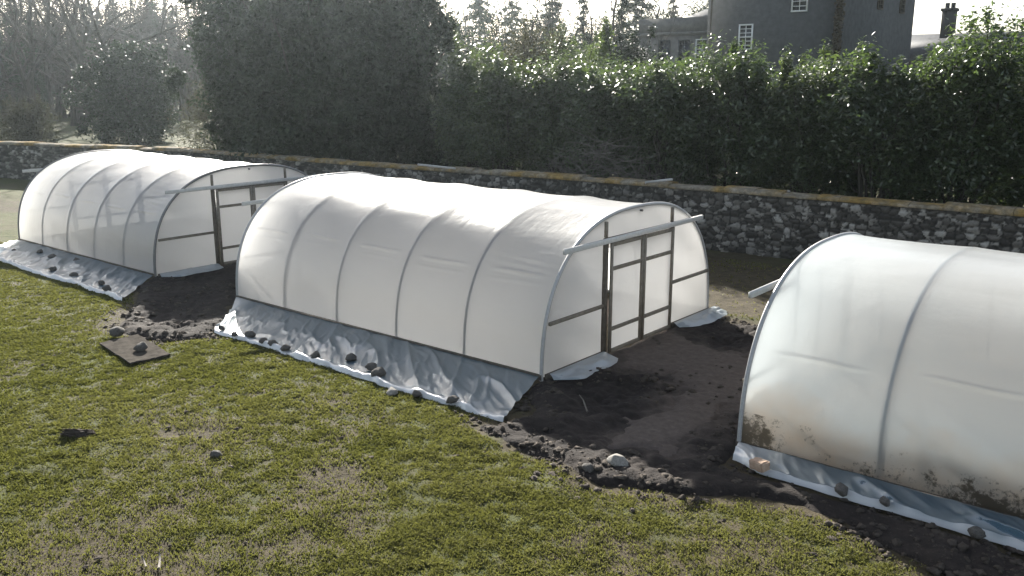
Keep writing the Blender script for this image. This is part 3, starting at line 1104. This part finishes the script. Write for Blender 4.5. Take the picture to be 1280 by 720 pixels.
wall_root = thing('garden_wall', 'long rubble stone garden wall with orange lichened coping behind the tunnels', 'wall', (-20, 20.5, 0))


def wpart(mb, name, m_, smooth=True, attr=None):
    for k in range(len(mb.v)):
        mb.v[k] = mb.v[k] - np.array((-20, 20.5, 0))
    return mb.build(name, m_, wall_root, smooth, attr)


s_ = np.concatenate([np.arange(cum[1], cum[3], .09), np.arange(cum[3], cum[-1], .034)])
s_ = np.concatenate([np.arange(0, cum[1], .5), s_])
z_ = np.arange(-.3, WALL_TOP + .001, .034)
SS, ZW = np.meshgrid(s_, z_)
x, y, nx_, ny_ = wall_at(SS)
jit = .25 * fbm(SS * 3, ZW * 3, 3, 2)
d1, d2, cid = worley(SS * 4.3 + jit + 40, ZW * 6.6 + jit, 3)
e1, e2, eid = worley(SS * 7.5 + 10, ZW * 11.5, 7)
small = cid < .34
gap = np.where(small, (e2 - e1), (d2 - d1))
tid = np.where(small, eid, (cid - .34) / .66)
mort = 1 - sstep(.06, .20, gap)
rel = .055 * sstep(.03, .35, gap) + .02 * fbm(SS * 9, ZW * 9, 3, 4) + .03 * fbm(SS * .8, ZW * .8, 2, 5)
PP = np.stack([x + nx_ * rel, y + ny_ * rel, ZW], -1)
mb = MB().grid(PP, np.clip(tid, 0, 1))
wpart(mb, 'rubble_face', M['rubble'], True, {'mortar': mort})
# back face, plain
s2 = np.arange(0, cum[-1], .5)
S2, Z2 = np.meshgrid(s2, np.linspace(-.3, WALL_TOP, 6))
x, y, nx_, ny_ = wall_at(S2)
mb = MB().grid(np.stack([x - nx_ * (.5 + .03 * fbm(S2, Z2 * 3, 2, 8)), y - ny_ * .5, Z2], -1), .3 + 0 * S2)
wpart(mb, 'rubble_back', M['rubble'], True, {'mortar': 0 * S2})
cp = MB()
s = 0.0
while s < cum[-1] - .2:
    l = random.uniform(.45, 1.0)
    n_ = 8
    ss = np.linspace(s + .006, min(s + l, cum[-1]) - .006, n_)
    x, y, nx_, ny_ = wall_at(ss)
    f0, b0 = .07 + random.uniform(-.035, .03), .57 + random.uniform(-.03, .03)
    tz = WALL_TOP + .10 + random.uniform(-.035, .03)
    prof = [(f0, WALL_TOP + .002), (f0 + .012, WALL_TOP + .05), (f0 - .02, tz - .01), (f0 - .12, tz + .018), (-.25, tz + .035), (-b0 + .06, tz + .01), (-b0, tz - .03), (-b0, WALL_TOP + .002)]
    rows = []
    for o_, z in prof:
        j = .022 * fbm(ss * 5, ss * 0 + z * 9 + o_, 3, 40)
        rows.append(np.stack([x + nx_ * (o_ + j), y + ny_ * (o_ + j), z + j * .8 * (z > WALL_TOP + .01)], -1))
    G = np.array(rows)
    cp.grid(G)
    k = len(prof)
    for col in (0, -1):
        cp.add(G[:, col], np.array([tuple(range(k))]))
    s += l
wpart(cp, 'coping', M['coping'], False)

# things lying on the wall
u0, v0 = px(803, 231, WALL_TOP + .13); u1, v1 = px(829, 226, WALL_TOP + .2)
stick([(u0, v0 + .15, WALL_TOP + .18), (u1 + .1, v1 + .3, WALL_TOP + .22)], .035, 'short pale pole lying on the wall coping near the bushes', 'pole', 'rail', 'pole')
u0, v0 = px(520, 207, WALL_TOP + .16); u1, v1 = px(566, 212, WALL_TOP + .16)
stick([(u0, v0 + .1, WALL_TOP + .19), (u1, v1 + .1, WALL_TOP + .19)], .035, 'long grey pole lying along the wall coping behind the middle tunnel', 'pole', 'rail', 'pole')
u, v = px(985, 241, WALL_TOP + .15)
stone(STP[0], u, v + .05, WALL_TOP + .18, .085, 'small white stone sitting on the wall coping')

# ------------------------------------------------------------------ foliage builders


def polar(xp, dist):
    """plan position at distance dist in the direction of a bearing read off the photograph's column"""
    a = math.atan((xp - 640) / 1134.0)
    return -math.sin(YAW - a) * dist, math.cos(YAW - a) * dist




def leafcloud(mb, blobs, n, length, width, shell=.55, up=.25, noise_amp=.28, seed=0, tone=(.45, .22), flat=1.0):
    blobs = np.array(blobs, float)                      # x y z rx ry rz
    area = (blobs[:, 3] * blobs[:, 4] + blobs[:, 4] * blobs[:, 5] + blobs[:, 3] * blobs[:, 5])
    bi = rng.choice(len(blobs), n, p=area / area.sum())
    d = rng.normal(0, 1, (n, 3))
    d /= np.linalg.norm(d, axis=1)[:, None]
    r = shell + (1 - shell) * rng.random(n) ** .6
    az = np.arctan2(d[:, 1], d[:, 0])
    lump = fbm(az * 2.1 + bi * 7.7, d[:, 2] * 3.1 + bi * 3.3, 3, seed)
    lump2 = fbm(az * 6.3 + bi * 2.9, d[:, 2] * 8 + bi, 2, seed + 9)
    r = r * (1 + noise_amp * 2 * lump + noise_amp * .8 * lump2)
    c = blobs[bi, :3] + d * r[:, None] * blobs[bi, 3:]
    nrm = d * (.7 if up < .6 else .35) + rng.normal(0, .75 if up < .6 else .6, (n, 3)) + np.array((0, 0, up))
    nrm /= np.linalg.norm(nrm, axis=1)[:, None]
    t = np.cross(nrm, rng.normal(0, 1, (n, 3)))
    t[:, 2] *= flat
    t /= np.linalg.norm(t, axis=1)[:, None] + 1e-9
    s = np.cross(nrm, t)
    L = length * rng.uniform(.6, 1.35, n)[:, None]
    W = width * rng.uniform(.7, 1.25, n)[:, None]
    V = np.stack([c - t * L * .5, c + s * W * .5 + t * L * .05, c + t * L * .5 - nrm * L * .12, c - s * W * .5 + t * L * .05], 1)
    ti = np.clip(tone[0] + .5 * lump + rng.normal(0, tone[1], n), 0, 1)
    F = (np.arange(n) * 4)[:, None] + np.array([[0, 1, 2, 3]])
    return mb.add(V.reshape(-1, 3), F, np.repeat(ti, 4))


def stems(mb, base, tops, r):
    for tp in tops:
        tp = np.array(tp, float)
        b = np.array(base, float) + np.array((random.uniform(-.25, .25), random.uniform(-.25, .25), 0))
        ts = np.linspace(0, 1, 6)[:, None]
        p = b + (tp - b) * ts
        p[1:-1] += rng.normal(0, .09, (4, 3))
        mb.tube(p, np.linspace(r, r * .25, 6), 5)
    return mb


def shrub(u, v, rad, h, n, label, m_='laurel', leaf=(.145, .064), z0=.5, group=None, name='shrub', low=.18, nl=11):
    root = thing(name, label, 'shrub', (u, v, z0), 0, group)
    blobs, tops = [], []
    for k in range(nl):
        zz = h * (low + (.92 - low) * (k + .5) / nl)
        a = k * 2.4 + random.uniform(0, 1)
        sp = rad * (.62 if zz < h * .7 else .42)
        bx, by = math.cos(a) * sp * random.uniform(.5, 1.1), math.sin(a) * sp * random.uniform(.5, 1.1)
        rr = rad * random.uniform(.32, .66)
        blobs.append((bx, by, zz, rr, rr, rr * random.uniform(.7, 1.2)))
        tops.append((bx, by, zz))
    for k in range(nl):                                     # upright shoots that break the outline
        a, q = random.uniform(0, 6.28), rad * random.uniform(0, .8)
        zt = h * random.uniform(.72, 1.08)
        blobs.append((math.cos(a) * q, math.sin(a) * q, zt, .16, .16, random.uniform(.3, .6)))
        tops.append((math.cos(a) * q, math.sin(a) * q, zt))
    mb = MB()
    leafcloud(mb, blobs, n, leaf[0], leaf[1], .35, 1.0, .52, int(abs(u * 13)) % 97)
    mb.build('foliage', M[m_], root)
    stems(MB(), (0, 0, -.1), tops, .05).build('stem', M['bark'], root, True)
    return root


LA = ['glossy dark laurel at the left end of the evergreen bank, beside the yews',
      'pale sheened laurel bush second along the evergreen bank, above the brush pile',
      'broad laurel with silvery leaf tips behind the brush pile',
      'dense green laurel in front of the low stone wing',
      'laurel with a deep dark hollow, below the lower white window',
      'tall laurel rising in front of the house between its two white windows',
      'bronze tinged bush before the dark right half of the house',
      'dark laurel under the right corner of the house',
      'tallest glossy laurel, right of the house below the bare tree',
      'dark shaggy laurel bank filling the right edge behind the wall']
HED = [(-21.9, 24.3, 1.5, 3.7), (-20.1, 24.0, 1.8, 4.2), (-18.2, 24.5, 1.9, 4.4), (-16.2, 24.2, 1.8, 4.0), (-13.9, 24.2, 1.9, 4.0), (-11.6, 24.3, 1.8, 4.6),
       (-9.4, 24.5, 1.7, 4.2), (-7.5, 24.2, 1.7, 4.2), (-5.4, 24.3, 1.9, 5.0), (-2.6, 24.4, 2.2, 4.8)]
for i, (u, v, r, h) in enumerate(HED):
    shrub(u, v, r, h, 29000, LA[i], low=.27, m_='laurel_b' if i in (1, 2, 6) else 'laurel', group='bank of evergreen bushes behind the wall')
shrub(-25.4, 26.0, 1.5, 2.6, 12000, 'low dark bush in the gap between the black yews and the laurel bank', 'yew', (.18, .08), low=.05)
# a second row closes the bank further back
for i, (u, v, r, h, la) in enumerate([(-20.5, 27.5, 1.9, 4.2, 'dark bush behind the left end of the evergreen bank'), (-16.5, 27.8, 2.1, 3.8, 'dark bush behind the middle of the evergreen bank'),
                                      (-11.0, 28, 2.1, 3.9, 'dark bush behind the bank under the house windows'), (-5.0, 28, 2.2, 4.6, 'dark bush behind the right end of the evergreen bank')]):
    shrub(u, v, r, h, 15000, la, 'laurel', (.20, .09), group='bank of evergreen bushes behind the wall')


def yew(u, v, rad, h, n, label, z0=.5, m_='yew', name='yew_tree', size=(.24, .10)):
    root = thing(name, label, 'tree', (u, v, z0))
    blobs, tops = [], []
    nl = 26
    for k in range(nl):
        f = (k + .5) / nl
        zz = h * (.06 + .90 * f)
        pr = rad * random.uniform(.78, 1.06) * (.95 if f < .65 else .95 * (1 - .75 * ((f - .65) / .35) ** 1.8))
        a = k * 2.4
        bx, by = math.cos(a) * pr * .62, math.sin(a) * pr * .62
        rr = max(pr * random.uniform(.38, .52), .35)
        blobs.append((bx, by, zz, rr, rr, rr * random.uniform(.9, 1.4)))
        tops.append((bx, by, zz + .3))
    for k in range(22):                                     # loose sprays standing out from the mass
        a, f = random.uniform(0, 6.28), random.uniform(.12, .98)
        q = rad * random.uniform(.88, 1.22) * (1 if f < .65 else 1 - .6 * ((f - .65) / .35) ** 1.8)
        rr = random.uniform(.28, .62)
        blobs.append((math.cos(a) * q, math.sin(a) * q, h * f, rr, rr, rr * random.uniform(.7, 1.5)))
        tops.append((math.cos(a) * q, math.sin(a) * q, h * f))
    mb = MB()
    leafcloud(mb, blobs, n, size[0], size[1], .40, .2, .52, int(abs(u * 7)) % 89)
    mb.build('crown', M[m_], root)
    tr = MB().tube([(0, 0, -.2), (.05, 0, h * .3), (-.05, .05, h * .6), (0, 0, h * .93)], [.35, .28, .18, .04], 8)
    stems(tr, (0, 0, h * .1), tops[::2], .07)
    tr.build('trunk', M['bark'], root, True)
    return root


yew(*polar(328, 43), 3.2, 9.6, 60000, 'huge dark yew, leftmost of the black evergreen clump behind the wall')
yew(*polar(398, 37.5), 3.6, 9.2, 60000, 'middle dark yew directly behind the far left tunnel\'s ridge')
yew(*polar(472, 40), 3.05, 9.9, 70000, 'tallest black yew standing just left of the laurel bank')
yew(*polar(160, 61), 2.8, 6.2, 26000, 'low rounded dark yew alone beside the sunlit lawn')
for i, (u, v, r, h, la) in enumerate([(-64.5, 22.5, 3.4, 3.6, 'dry twiggy grey shrub at the left picture edge behind the wall'), (-51.8, 20.9, 1.6, 2.6, 'grey scrubby shrub just left of the sunlit lawn'),
                                      (-44.0, 28.0, 2.6, 3.4, 'olive scrub bush between the rounded yew and the big dark yews'), (-41.0, 33.5, 3.2, 6.2, 'tall tawny bush behind the scrub left of the big yews')]):
    shrub(u, v, r, h, 9000, la, 'scrub', (.20, .05), .4, 'scrub beyond the wall on the left', low=.05)
shrub(-37.2, 25.2, 1.6, 2.6, 9000, 'low blue green bush at the foot of the big dark yew', 'fir', (.16, .05), .4, low=.05)
# bright young growth in front of the pines
shrub(-24.6, 36.5, 1.2, 6.0, 7000, 'yellow green sapling catching sun left of the low stone wing', 'bright', (.16, .08), .5, low=.45)

for i, (xp, d, r, h, mm, la) in enumerate([(603, 33, 1.7, 5.0, 'laurel_b', 'olive tree-like bush rising behind the left end of the laurel bank'), (655, 36, 2.0, 5.6, 'scrub', 'twiggy olive bush behind the brush pile and laurels'),
                                          (705, 37, 1.9, 5.4, 'laurel_b', 'tall olive bush behind the laurels, left of the yellow green sapling'), (785, 42, 1.5, 5.6, 'yew', 'dark upright bush just left of the low stone wing')]):
    shrub(*polar(xp, d), r, h, 11000, la, mm, (.18, .06), low=.3)
# brush pile behind the wall
bp = MB()
c0 = np.array(px(712, 205, 1.7))
for k in range(420):
    a = rng.uniform(-3.1, 3.1)
    st = np.array((-15.2 + a * (.75 + .25 * rng.random()), 22.4 + rng.uniform(-.3, .5), .7 + rng.random() * 1.9 * math.exp(-(a / 2.4) ** 2)))
    d = np.array((rng.normal(0, 1), rng.normal(0, .6), rng.normal(.25, .35)))
    d /= np.linalg.norm(d)
    l = rng.uniform(.4, 1.5)
    ts = np.linspace(0, 1, 5)[:, None]
    p = st + d * l * ts + np.array((0, 0, rng.uniform(-.25, .25))) * ts ** 2 + rng.normal(0, .03, (5, 3)) * ts
    p[:, 2] = np.maximum(p[:, 2], .5)
    bp.tube(p, np.linspace(rng.uniform(.008, .02), .004, 5), 4, False)
tag(bp.build('brush_pile', M['deadwood'], None, True), 'grey heap of cut branches piled behind the wall below the bushes', 'brush pile')

# ------------------------------------------------------------------ bare trees


def grow(h, seed, spread=.55, depth=5, r0=.24, upw=.25):
    r = random.Random(seed)
    out = [[] for _ in range(depth + 1)]

    def branch(p, d, l, rad, lev):
        k = 4 if lev < 2 else 3
        pts = [p]
        for i in range(k):
            d = (d + Vector((r.gauss(0, .13), r.gauss(0, .13), r.gauss(0, .09) + upw * .12))).normalized()
            q = pts[-1] + d * (l / k)
            out[lev].append((pts[-1][:], q[:], rad * (1 - .45 * i / k), rad * (1 - .45 * (i + 1) / k)))
            pts.append(q)
            if lev < depth and (i > 0 or lev > 0):
                for _ in range(1 if lev < 4 else 2):
                    if r.random() < .85:
                        a = r.uniform(0, 6.28)
                        side = d.orthogonal().normalized()
                        side.rotate(__import__('mathutils').Quaternion(d, a))
                        nd = (d * (1 - spread) + side * spread + Vector((0, 0, upw * .5))).normalized()
                        branch(q, nd, l * r.uniform(.5, .78), rad * .52, lev + 1)
    branch(Vector((0, 0, -.2)), Vector((0, 0, 1)), h * .48, r0, 0)
    return out


def bare_tree_mesh(h, seed, name, label, **kw):
    root = thing(name, label, 'tree')
    lv = grow(h, seed, **kw)
    for nm, sel, k, mm in (('trunk', lv[:2], 6, 'bark'), ('crown', lv[2:], 3, 'twig')):
        s = [q for l in sel for q in l]
        mb = MB()
        mb.segs([q[0] for q in s], [q[1] for q in s], [max(q[2], .016) for q in s], [max(q[3], .012) for q in s], k)
        mb.build(nm, M[mm], root)
    return root


def fir_mesh(h, seed, label, rad=2.3, clear=.2, n=6500):
    r = random.Random(seed)
    root = thing('fir_tree', label, 'tree')
    tr = MB().tube([(0, 0, -.2), (.03, 0, h * .5), (0, .02, h)], [h * .017, h * .011, .02], 6)
    br, pts = MB(), []
    z = h * clear
    while z < h * .985:
        f = (z - h * clear) / (h * (1 - clear))
        rr = rad * (1 - f) ** .8 * r.uniform(.6, 1.12) + .12
        for k in range(r.randint(3, 6)):
            a = r.uniform(0, 6.28)
            e = np.array((math.cos(a) * rr, math.sin(a) * rr, z - rr * r.uniform(.05, .4)))
            tr.segs([(0, 0, z)], [e], [.035 * (1 - f) + .01], [.008], 3)
            pts.append((np.array((0, 0, z)), e))
        z += h * r.uniform(.022, .05)
    tr.build('trunk', M['bark'], root)
    a = np.array([p[0] for p in pts]); b = np.array([p[1] for p in pts])
    wt = np.linalg.norm(b - a, axis=1)
    i = rng.choice(len(pts), n, p=wt / wt.sum())
    t = .12 + .88 * rng.random(n)
    c = a[i] + (b - a)[i] * t[:, None] + rng.normal(0, .10, (n, 3)) * (.6 + t[:, None])
    d = (b - a)[i] / wt[i][:, None] + rng.normal(0, .5, (n, 3)) - np.array((0, 0, .35))
    d /= np.linalg.norm(d, axis=1)[:, None]
    sd = np.cross(d, rng.normal(0, 1, (n, 3)))
    sd /= np.linalg.norm(sd, axis=1)[:, None]
    L = rng.uniform(.18, .42, n)[:, None]
    W = rng.uniform(.05, .11, n)[:, None]
    V = np.stack([c - d * L * .5, c + sd * W, c + d * L * .5, c - sd * W], 1)
    br.add(V.reshape(-1, 3), (np.arange(n) * 4)[:, None] + np.array([[0, 1, 2, 3]]), np.repeat(np.clip(rng.normal(.45, .25, n), 0, 1), 4))
    br.build('crown', M['fir'], root)
    return root


def place(o, u, v, sc, rz, z0=None, label=None, group=None):
    o.location = (u, v, float(ground_z(np.array(u, float), np.array(v, float))) if z0 is None else z0)
    o.scale = (sc, sc, sc)
    o.rotation_euler = (0, 0, rz)
    return tag(o, label, None, group)


GB = 'leafless trees of the far wood'
protos = [bare_tree_mesh(15, 3, 'bare_tree', ''), bare_tree_mesh(16, 8, 'bare_tree', '', spread=.45), bare_tree_mesh(13, 21, 'bare_tree', '', spread=.62)]
used = [False] * 3
rr = random.Random(5)


def bare(u, v, sc, label, group=None, k=None, rz=None):
    k = rr.randrange(3) if k is None else k
    o = protos[k] if not used[k] else copy_tree(protos[k])
    used[k] = True
    return place(o, u, v, sc, rr.uniform(0, 6.28) if rz is None else rz, None, label, group)


bare(*polar(95, 74), 1.15, 'big leafless tree with leaning limbs at the top left, ahead of the far wood', GB, 0, 1.2)
bare(*polar(122, 62), .95, 'leafless tree with a forked trunk above the rounded yew', GB, 2, .3)
for i in range(48):
    xp = -60 + 330 * (i + rr.random()) / 48
    bare(*polar(xp, rr.uniform(84, 122)), rr.uniform(.85, 1.25), 'thin leafless tree in the hazy wood beyond the lawn on the left', GB)
firs = [fir_mesh(15, 4, ''), fir_mesh(17, 9, '', 2.7, .35), fir_mesh(14, 15, '', 2.0, .1)]
fused = [False] * 3


def fir(u, v, sc, label, group, k=None):
    k = rr.randrange(3) if k is None else k
    o = firs[k] if not fused[k] else copy_tree(firs[k])
    fused[k] = True
    return place(o, u, v, sc, rr.uniform(0, 6.28), None, label, group)


for i in range(13):
    xp = -60 + 330 * (i + rr.random()) / 13
    fir(*polar(xp, rr.uniform(95, 130)), rr.uniform(.7, 1.05), 'dim conifer in the hazy wood beyond the lawn on the left', 'conifers of the far wood on the left')
for i, (xp, d, sc, k) in enumerate([(572, 66, .55, 0), (600, 88, .85, 1), (690, 80, .72, 1), (728, 85, .80, 0), (775, 64, .66, 0), (792, 92, .95, 1), (838, 104, .95, 2), (640, 105, .9, 1)]):
    fir(*polar(xp, d), sc, 'conifer in the dark stand behind the laurel bank, left of the house', 'conifers left of the house', k)
for i, (xp, d, sc, la) in enumerate([(610, 44, .50, 'bare shrubby tree rising behind the left end of the laurel bank'), (640, 50, .60, 'bare thin tree behind the pale sheened laurel'), (585, 52, .55, 'bare small tree beside the tallest black yew'),
                                     (735, 58, .62, 'leaning bare tree behind the yellow green sapling'), (1195, 92, .62, 'round crowned bare tree against the sky right of the house'),
                                     (1272, 70, .55, 'brown twiggy bare tree in the top right corner'), (1240, 120, .62, 'small distant bare tree between the two on the right skyline')]):
    bare(*polar(xp, d), sc, la, None, (2, 1, 2, 1, 2, 0, 2)[i])
for i in range(16):
    bare(*polar(566 + 310 * (i + rr.random()) / 16, rr.uniform(74, 100)), rr.uniform(.7, 1.0), 'fine leafless tree among the conifers left of the house', 'leafless trees left of the house')
# undergrowth closing the foot of the far wood
M['underwood'] = leaf_mat('underwood_twigs', (.030, .029, .024), (.075, .068, .055), .85, .12, .15)
for nm, x0, x1, dist, h, n_, mm, lab in (('thicket', -110, 265, 116, 14.0, 120000, 'underwood', 'grey brown thicket along the foot of the far wood'),
                                     ('thicket', 535, 905, 84, 11.0, 110000, 'fir', 'dark thicket below the conifers left of the house')):
    blobs = []
    for k in range(70):
        u, v = polar(x0 + (x1 - x0) * (k + .5) / 70 + random.uniform(-6, 6), dist + random.uniform(-8, 8))
        rh = h * random.uniform(.35, .95)
        blobs.append((u, v, rh * .55 + float(ground_z(np.array(u), np.array(v))), 2.3, 2.3, rh * .6))
    mb = MB()
    leafcloud(mb, blobs, n_, .50, .10, .15, .2, .3, 51)
    tag(mb.build(nm, M[mm], None), lab, 'thicket', kind='stuff')
shrub(*polar(1262, 62), 3.2, 6.2, 9000, 'dark brown bush on the skyline at the right edge', 'brown_leaf', (.22, .12), .6, low=.1)

# ------------------------------------------------------------------ house


def window(root, u, v, z, wd, ht, cols=2, rows=3, frame='white'):
    """sash window on a wall facing -Y; (u, v) is the middle of its foot on the wall face, in root coordinates"""
    f = MB()
    y = v - .03
    fw = .075
    f.bar((u - wd / 2, y, z), (u - wd / 2, y, z + ht), .10, fw, (1, 0, 0))
    f.bar((u + wd / 2, y, z), (u + wd / 2, y, z + ht), .10, fw, (1, 0, 0))
    f.bar((u - wd / 2 - fw / 2, y - .002, z), (u + wd / 2 + fw / 2, y - .002, z), .14, fw)
    f.bar((u - wd / 2 - fw / 2, y - .002, z + ht), (u + wd / 2 + fw / 2, y - .002, z + ht), .10, fw)
    f.bar((u - wd / 2, y - .004, z + ht / 2), (u + wd / 2, y - .004, z + ht / 2), .07, .06)
    for i in range(1, cols):
        xx = u - wd / 2 + wd * i / cols
        f.bar((xx, y + .005, z), (xx, y + .005, z + ht), .03, .035, (1, 0, 0))
    for i in range(1, rows * 2):
        if i != rows:
            zz = z + ht * i / (rows * 2)
            f.bar((u - wd / 2, y + .008, zz), (u + wd / 2, y + .008, zz), .03, .035)
    o = f.build('window', M[frame], root)
    MB().box((u - wd / 2, v - .018, z), (u + wd / 2, v - .006, z + ht)).build('pane', M['glass'], o)
    return o


HV = 50.0
house = thing('country_house', 'big dark harled country house with white sash windows above the laurels', 'house', (-20.5, HV, .8))


def hx(x, V=HV):      # plan column on the house front
    a = math.atan((x - 640) / 1134.0)
    return -math.tan(YAW - a) * V - (-20.5)


xa, xb = hx(881), hx(1046)
DEEP = 12.9
MB().box((xa, 0, -1), (xb, DEEP, 11.5)).build('wall', M['render'], house)
pl_ = MB().box((xa - .04, -.04, -1), (xb + .04, DEEP + .04, .9))
pl_.build('plinth', M['render_b'], house)


def hip(mb, x0, x1, y0, y1, z, h, ov=.35):
    x0 -= ov; x1 += ov; y0 -= ov; y1 += ov
    m_ = min(x1 - x0, y1 - y0) / 2 * .98
    ra, rb = ((x0 + m_, (y0 + y1) / 2), (x1 - m_, (y0 + y1) / 2)) if x1 - x0 > y1 - y0 else (((x0 + x1) / 2, y0 + m_), ((x0 + x1) / 2, y1 - m_))
    V = [(x0, y0, z), (x1, y0, z), (x1, y1, z), (x0, y1, z), (*ra, z + h), (*rb, z + h)]
    if x1 - x0 > y1 - y0:
        F3, F4 = [(1, 2, 5), (3, 0, 4)], [(0, 1, 5, 4), (2, 3, 4, 5)]
    else:
        F3, F4 = [(0, 1, 4), (2, 3, 5)], [(1, 2, 5, 4), (3, 0, 4, 5)]
    return mb.add(V, [np.array(F3), np.array(F4), np.array([(3, 2, 1, 0)])])


rf = hip(MB(), xa, xb, 0, DEEP, 11.51, 3.0).build('roof', M['slate'], house)
MB().box((xa + 1.0, 3.6, 12), (xa + 2.4, 5.0, 16.4)).build('chimney', M['render_b'], rf)
window(house, hx(929), 0, 5.35, .80, 1.38)
window(house, hx(993), 0, 7.35, .85, 1.6)
for y_, z_0 in ((6.0, 7.7), (10.2, 7.7)):
    o = window(house, 0, 0, z_0, .85, 1.6, frame='timber_dark')
    o.location = (xb, y_, 0)
    o.rotation_euler = (0, 0, math.pi / 2)
MB().tube([(xa + .25, -.07, .2), (xa + .25, -.07, 11.4)], .05, 8).build('downpipe', M['timber_dark'], house)
iv = MB()
leafcloud(iv, [(xb - .1, -.22, z, .26, .22, .7) for z in np.arange(.5, 11, .8)], 4500, .16, .12, .4, .1, .3, 5)
iv.build('ivy', M['brown_leaf'], house)

wing = thing('house_wing', 'low pale stone wing with three windows at the left of the house', 'house', (-27.5, 52.5, .8))
WV = 52.5


def wx(x): return -math.tan(YAW - math.atan((x - 640) / 1134.0)) * WV + 27.5


wa, wb = wx(796), xa - .2 - 20.5 + 27.5
MB().box((wa, 0, -1), (wb, 7, 6.4)).build('wall', M['ashlar'], wing)
MB().box((wa - .15, -.15, 6.403), (wb + .15, 7.15, 6.62)).build('cornice', M['ashlar'], wing)
pr = MB()
pr.box((wa, .02, 6.623), (wb, .35, 7.5))
pr.build('parapet', M['ashlar'], wing)
hip(MB(), wa + .3, wb - .3, .75, 6.7, 6.63, 1.6, 0).build('roof', M['slate'], wing)
for xx in (829, 854):
    window(wing, wx(xx), 0, 4.35, .80, 1.75, frame='render')
window(wing, min(wx(876), wb - .55), 0, 4.35, .85, 1.75)

outb = thing('outbuilding', 'low slate roofed outbuilding with one tall chimney stack right of the house', 'house', (*polar(1160, 74), .8), 0.1)
MB().box((-4.2, 0, -1), (7.5, 5, 5.0)).build('wall', M['render_b'], outb)
gr = MB()
gr.add([(-4.5, -.3, 5.0), (7.8, -.3, 5.0), (7.8, 5.3, 5.0), (-4.5, 5.3, 5.0), (-4.5, 2.5, 7.0), (7.8, 2.5, 7.0)],
       [np.array([(0, 1, 5, 4), (2, 3, 4, 5), (3, 2, 1, 0)]), np.array([(1, 2, 5), (3, 0, 4)])])
rf = gr.build('roof', M['slate'], outb)
ch = MB().box((.15, 2.0, 6.3), (1.05, 3.0, 8.6))
ch.box((.05, 1.9, 8.603), (1.15, 3.1, 8.8))
ch.tube([(.4, 2.5, 8.8), (.4, 2.5, 9.2)], .16, 8)
ch.tube([(.8, 2.5, 8.8), (.8, 2.5, 9.2)], .16, 8)
ch.build('chimney', M['render_b'], rf)

# ------------------------------------------------------------------ air
hm = bpy.data.materials.new('haze')
hm.use_nodes = True
ht = hm.node_tree
for n_ in list(ht.nodes):
    ht.nodes.remove(n_)
ho = ht.nodes.new('ShaderNodeOutputMaterial')
pv = ht.nodes.new('ShaderNodeVolumePrincipled')
pv.inputs['Color'].default_value = (.80, .92, 1.0, 1)
pv.inputs['Density'].default_value = HAZE
pv.inputs['Anisotropy'].default_value = .82
ht.links.new(pv.outputs[0], ho.inputs['Volume'])
tag(MB().box((-450, -90, -3), (170, 470, 34)).build('haze', hm, None), 'thin pale spring haze in the air', 'haze', kind='stuff')
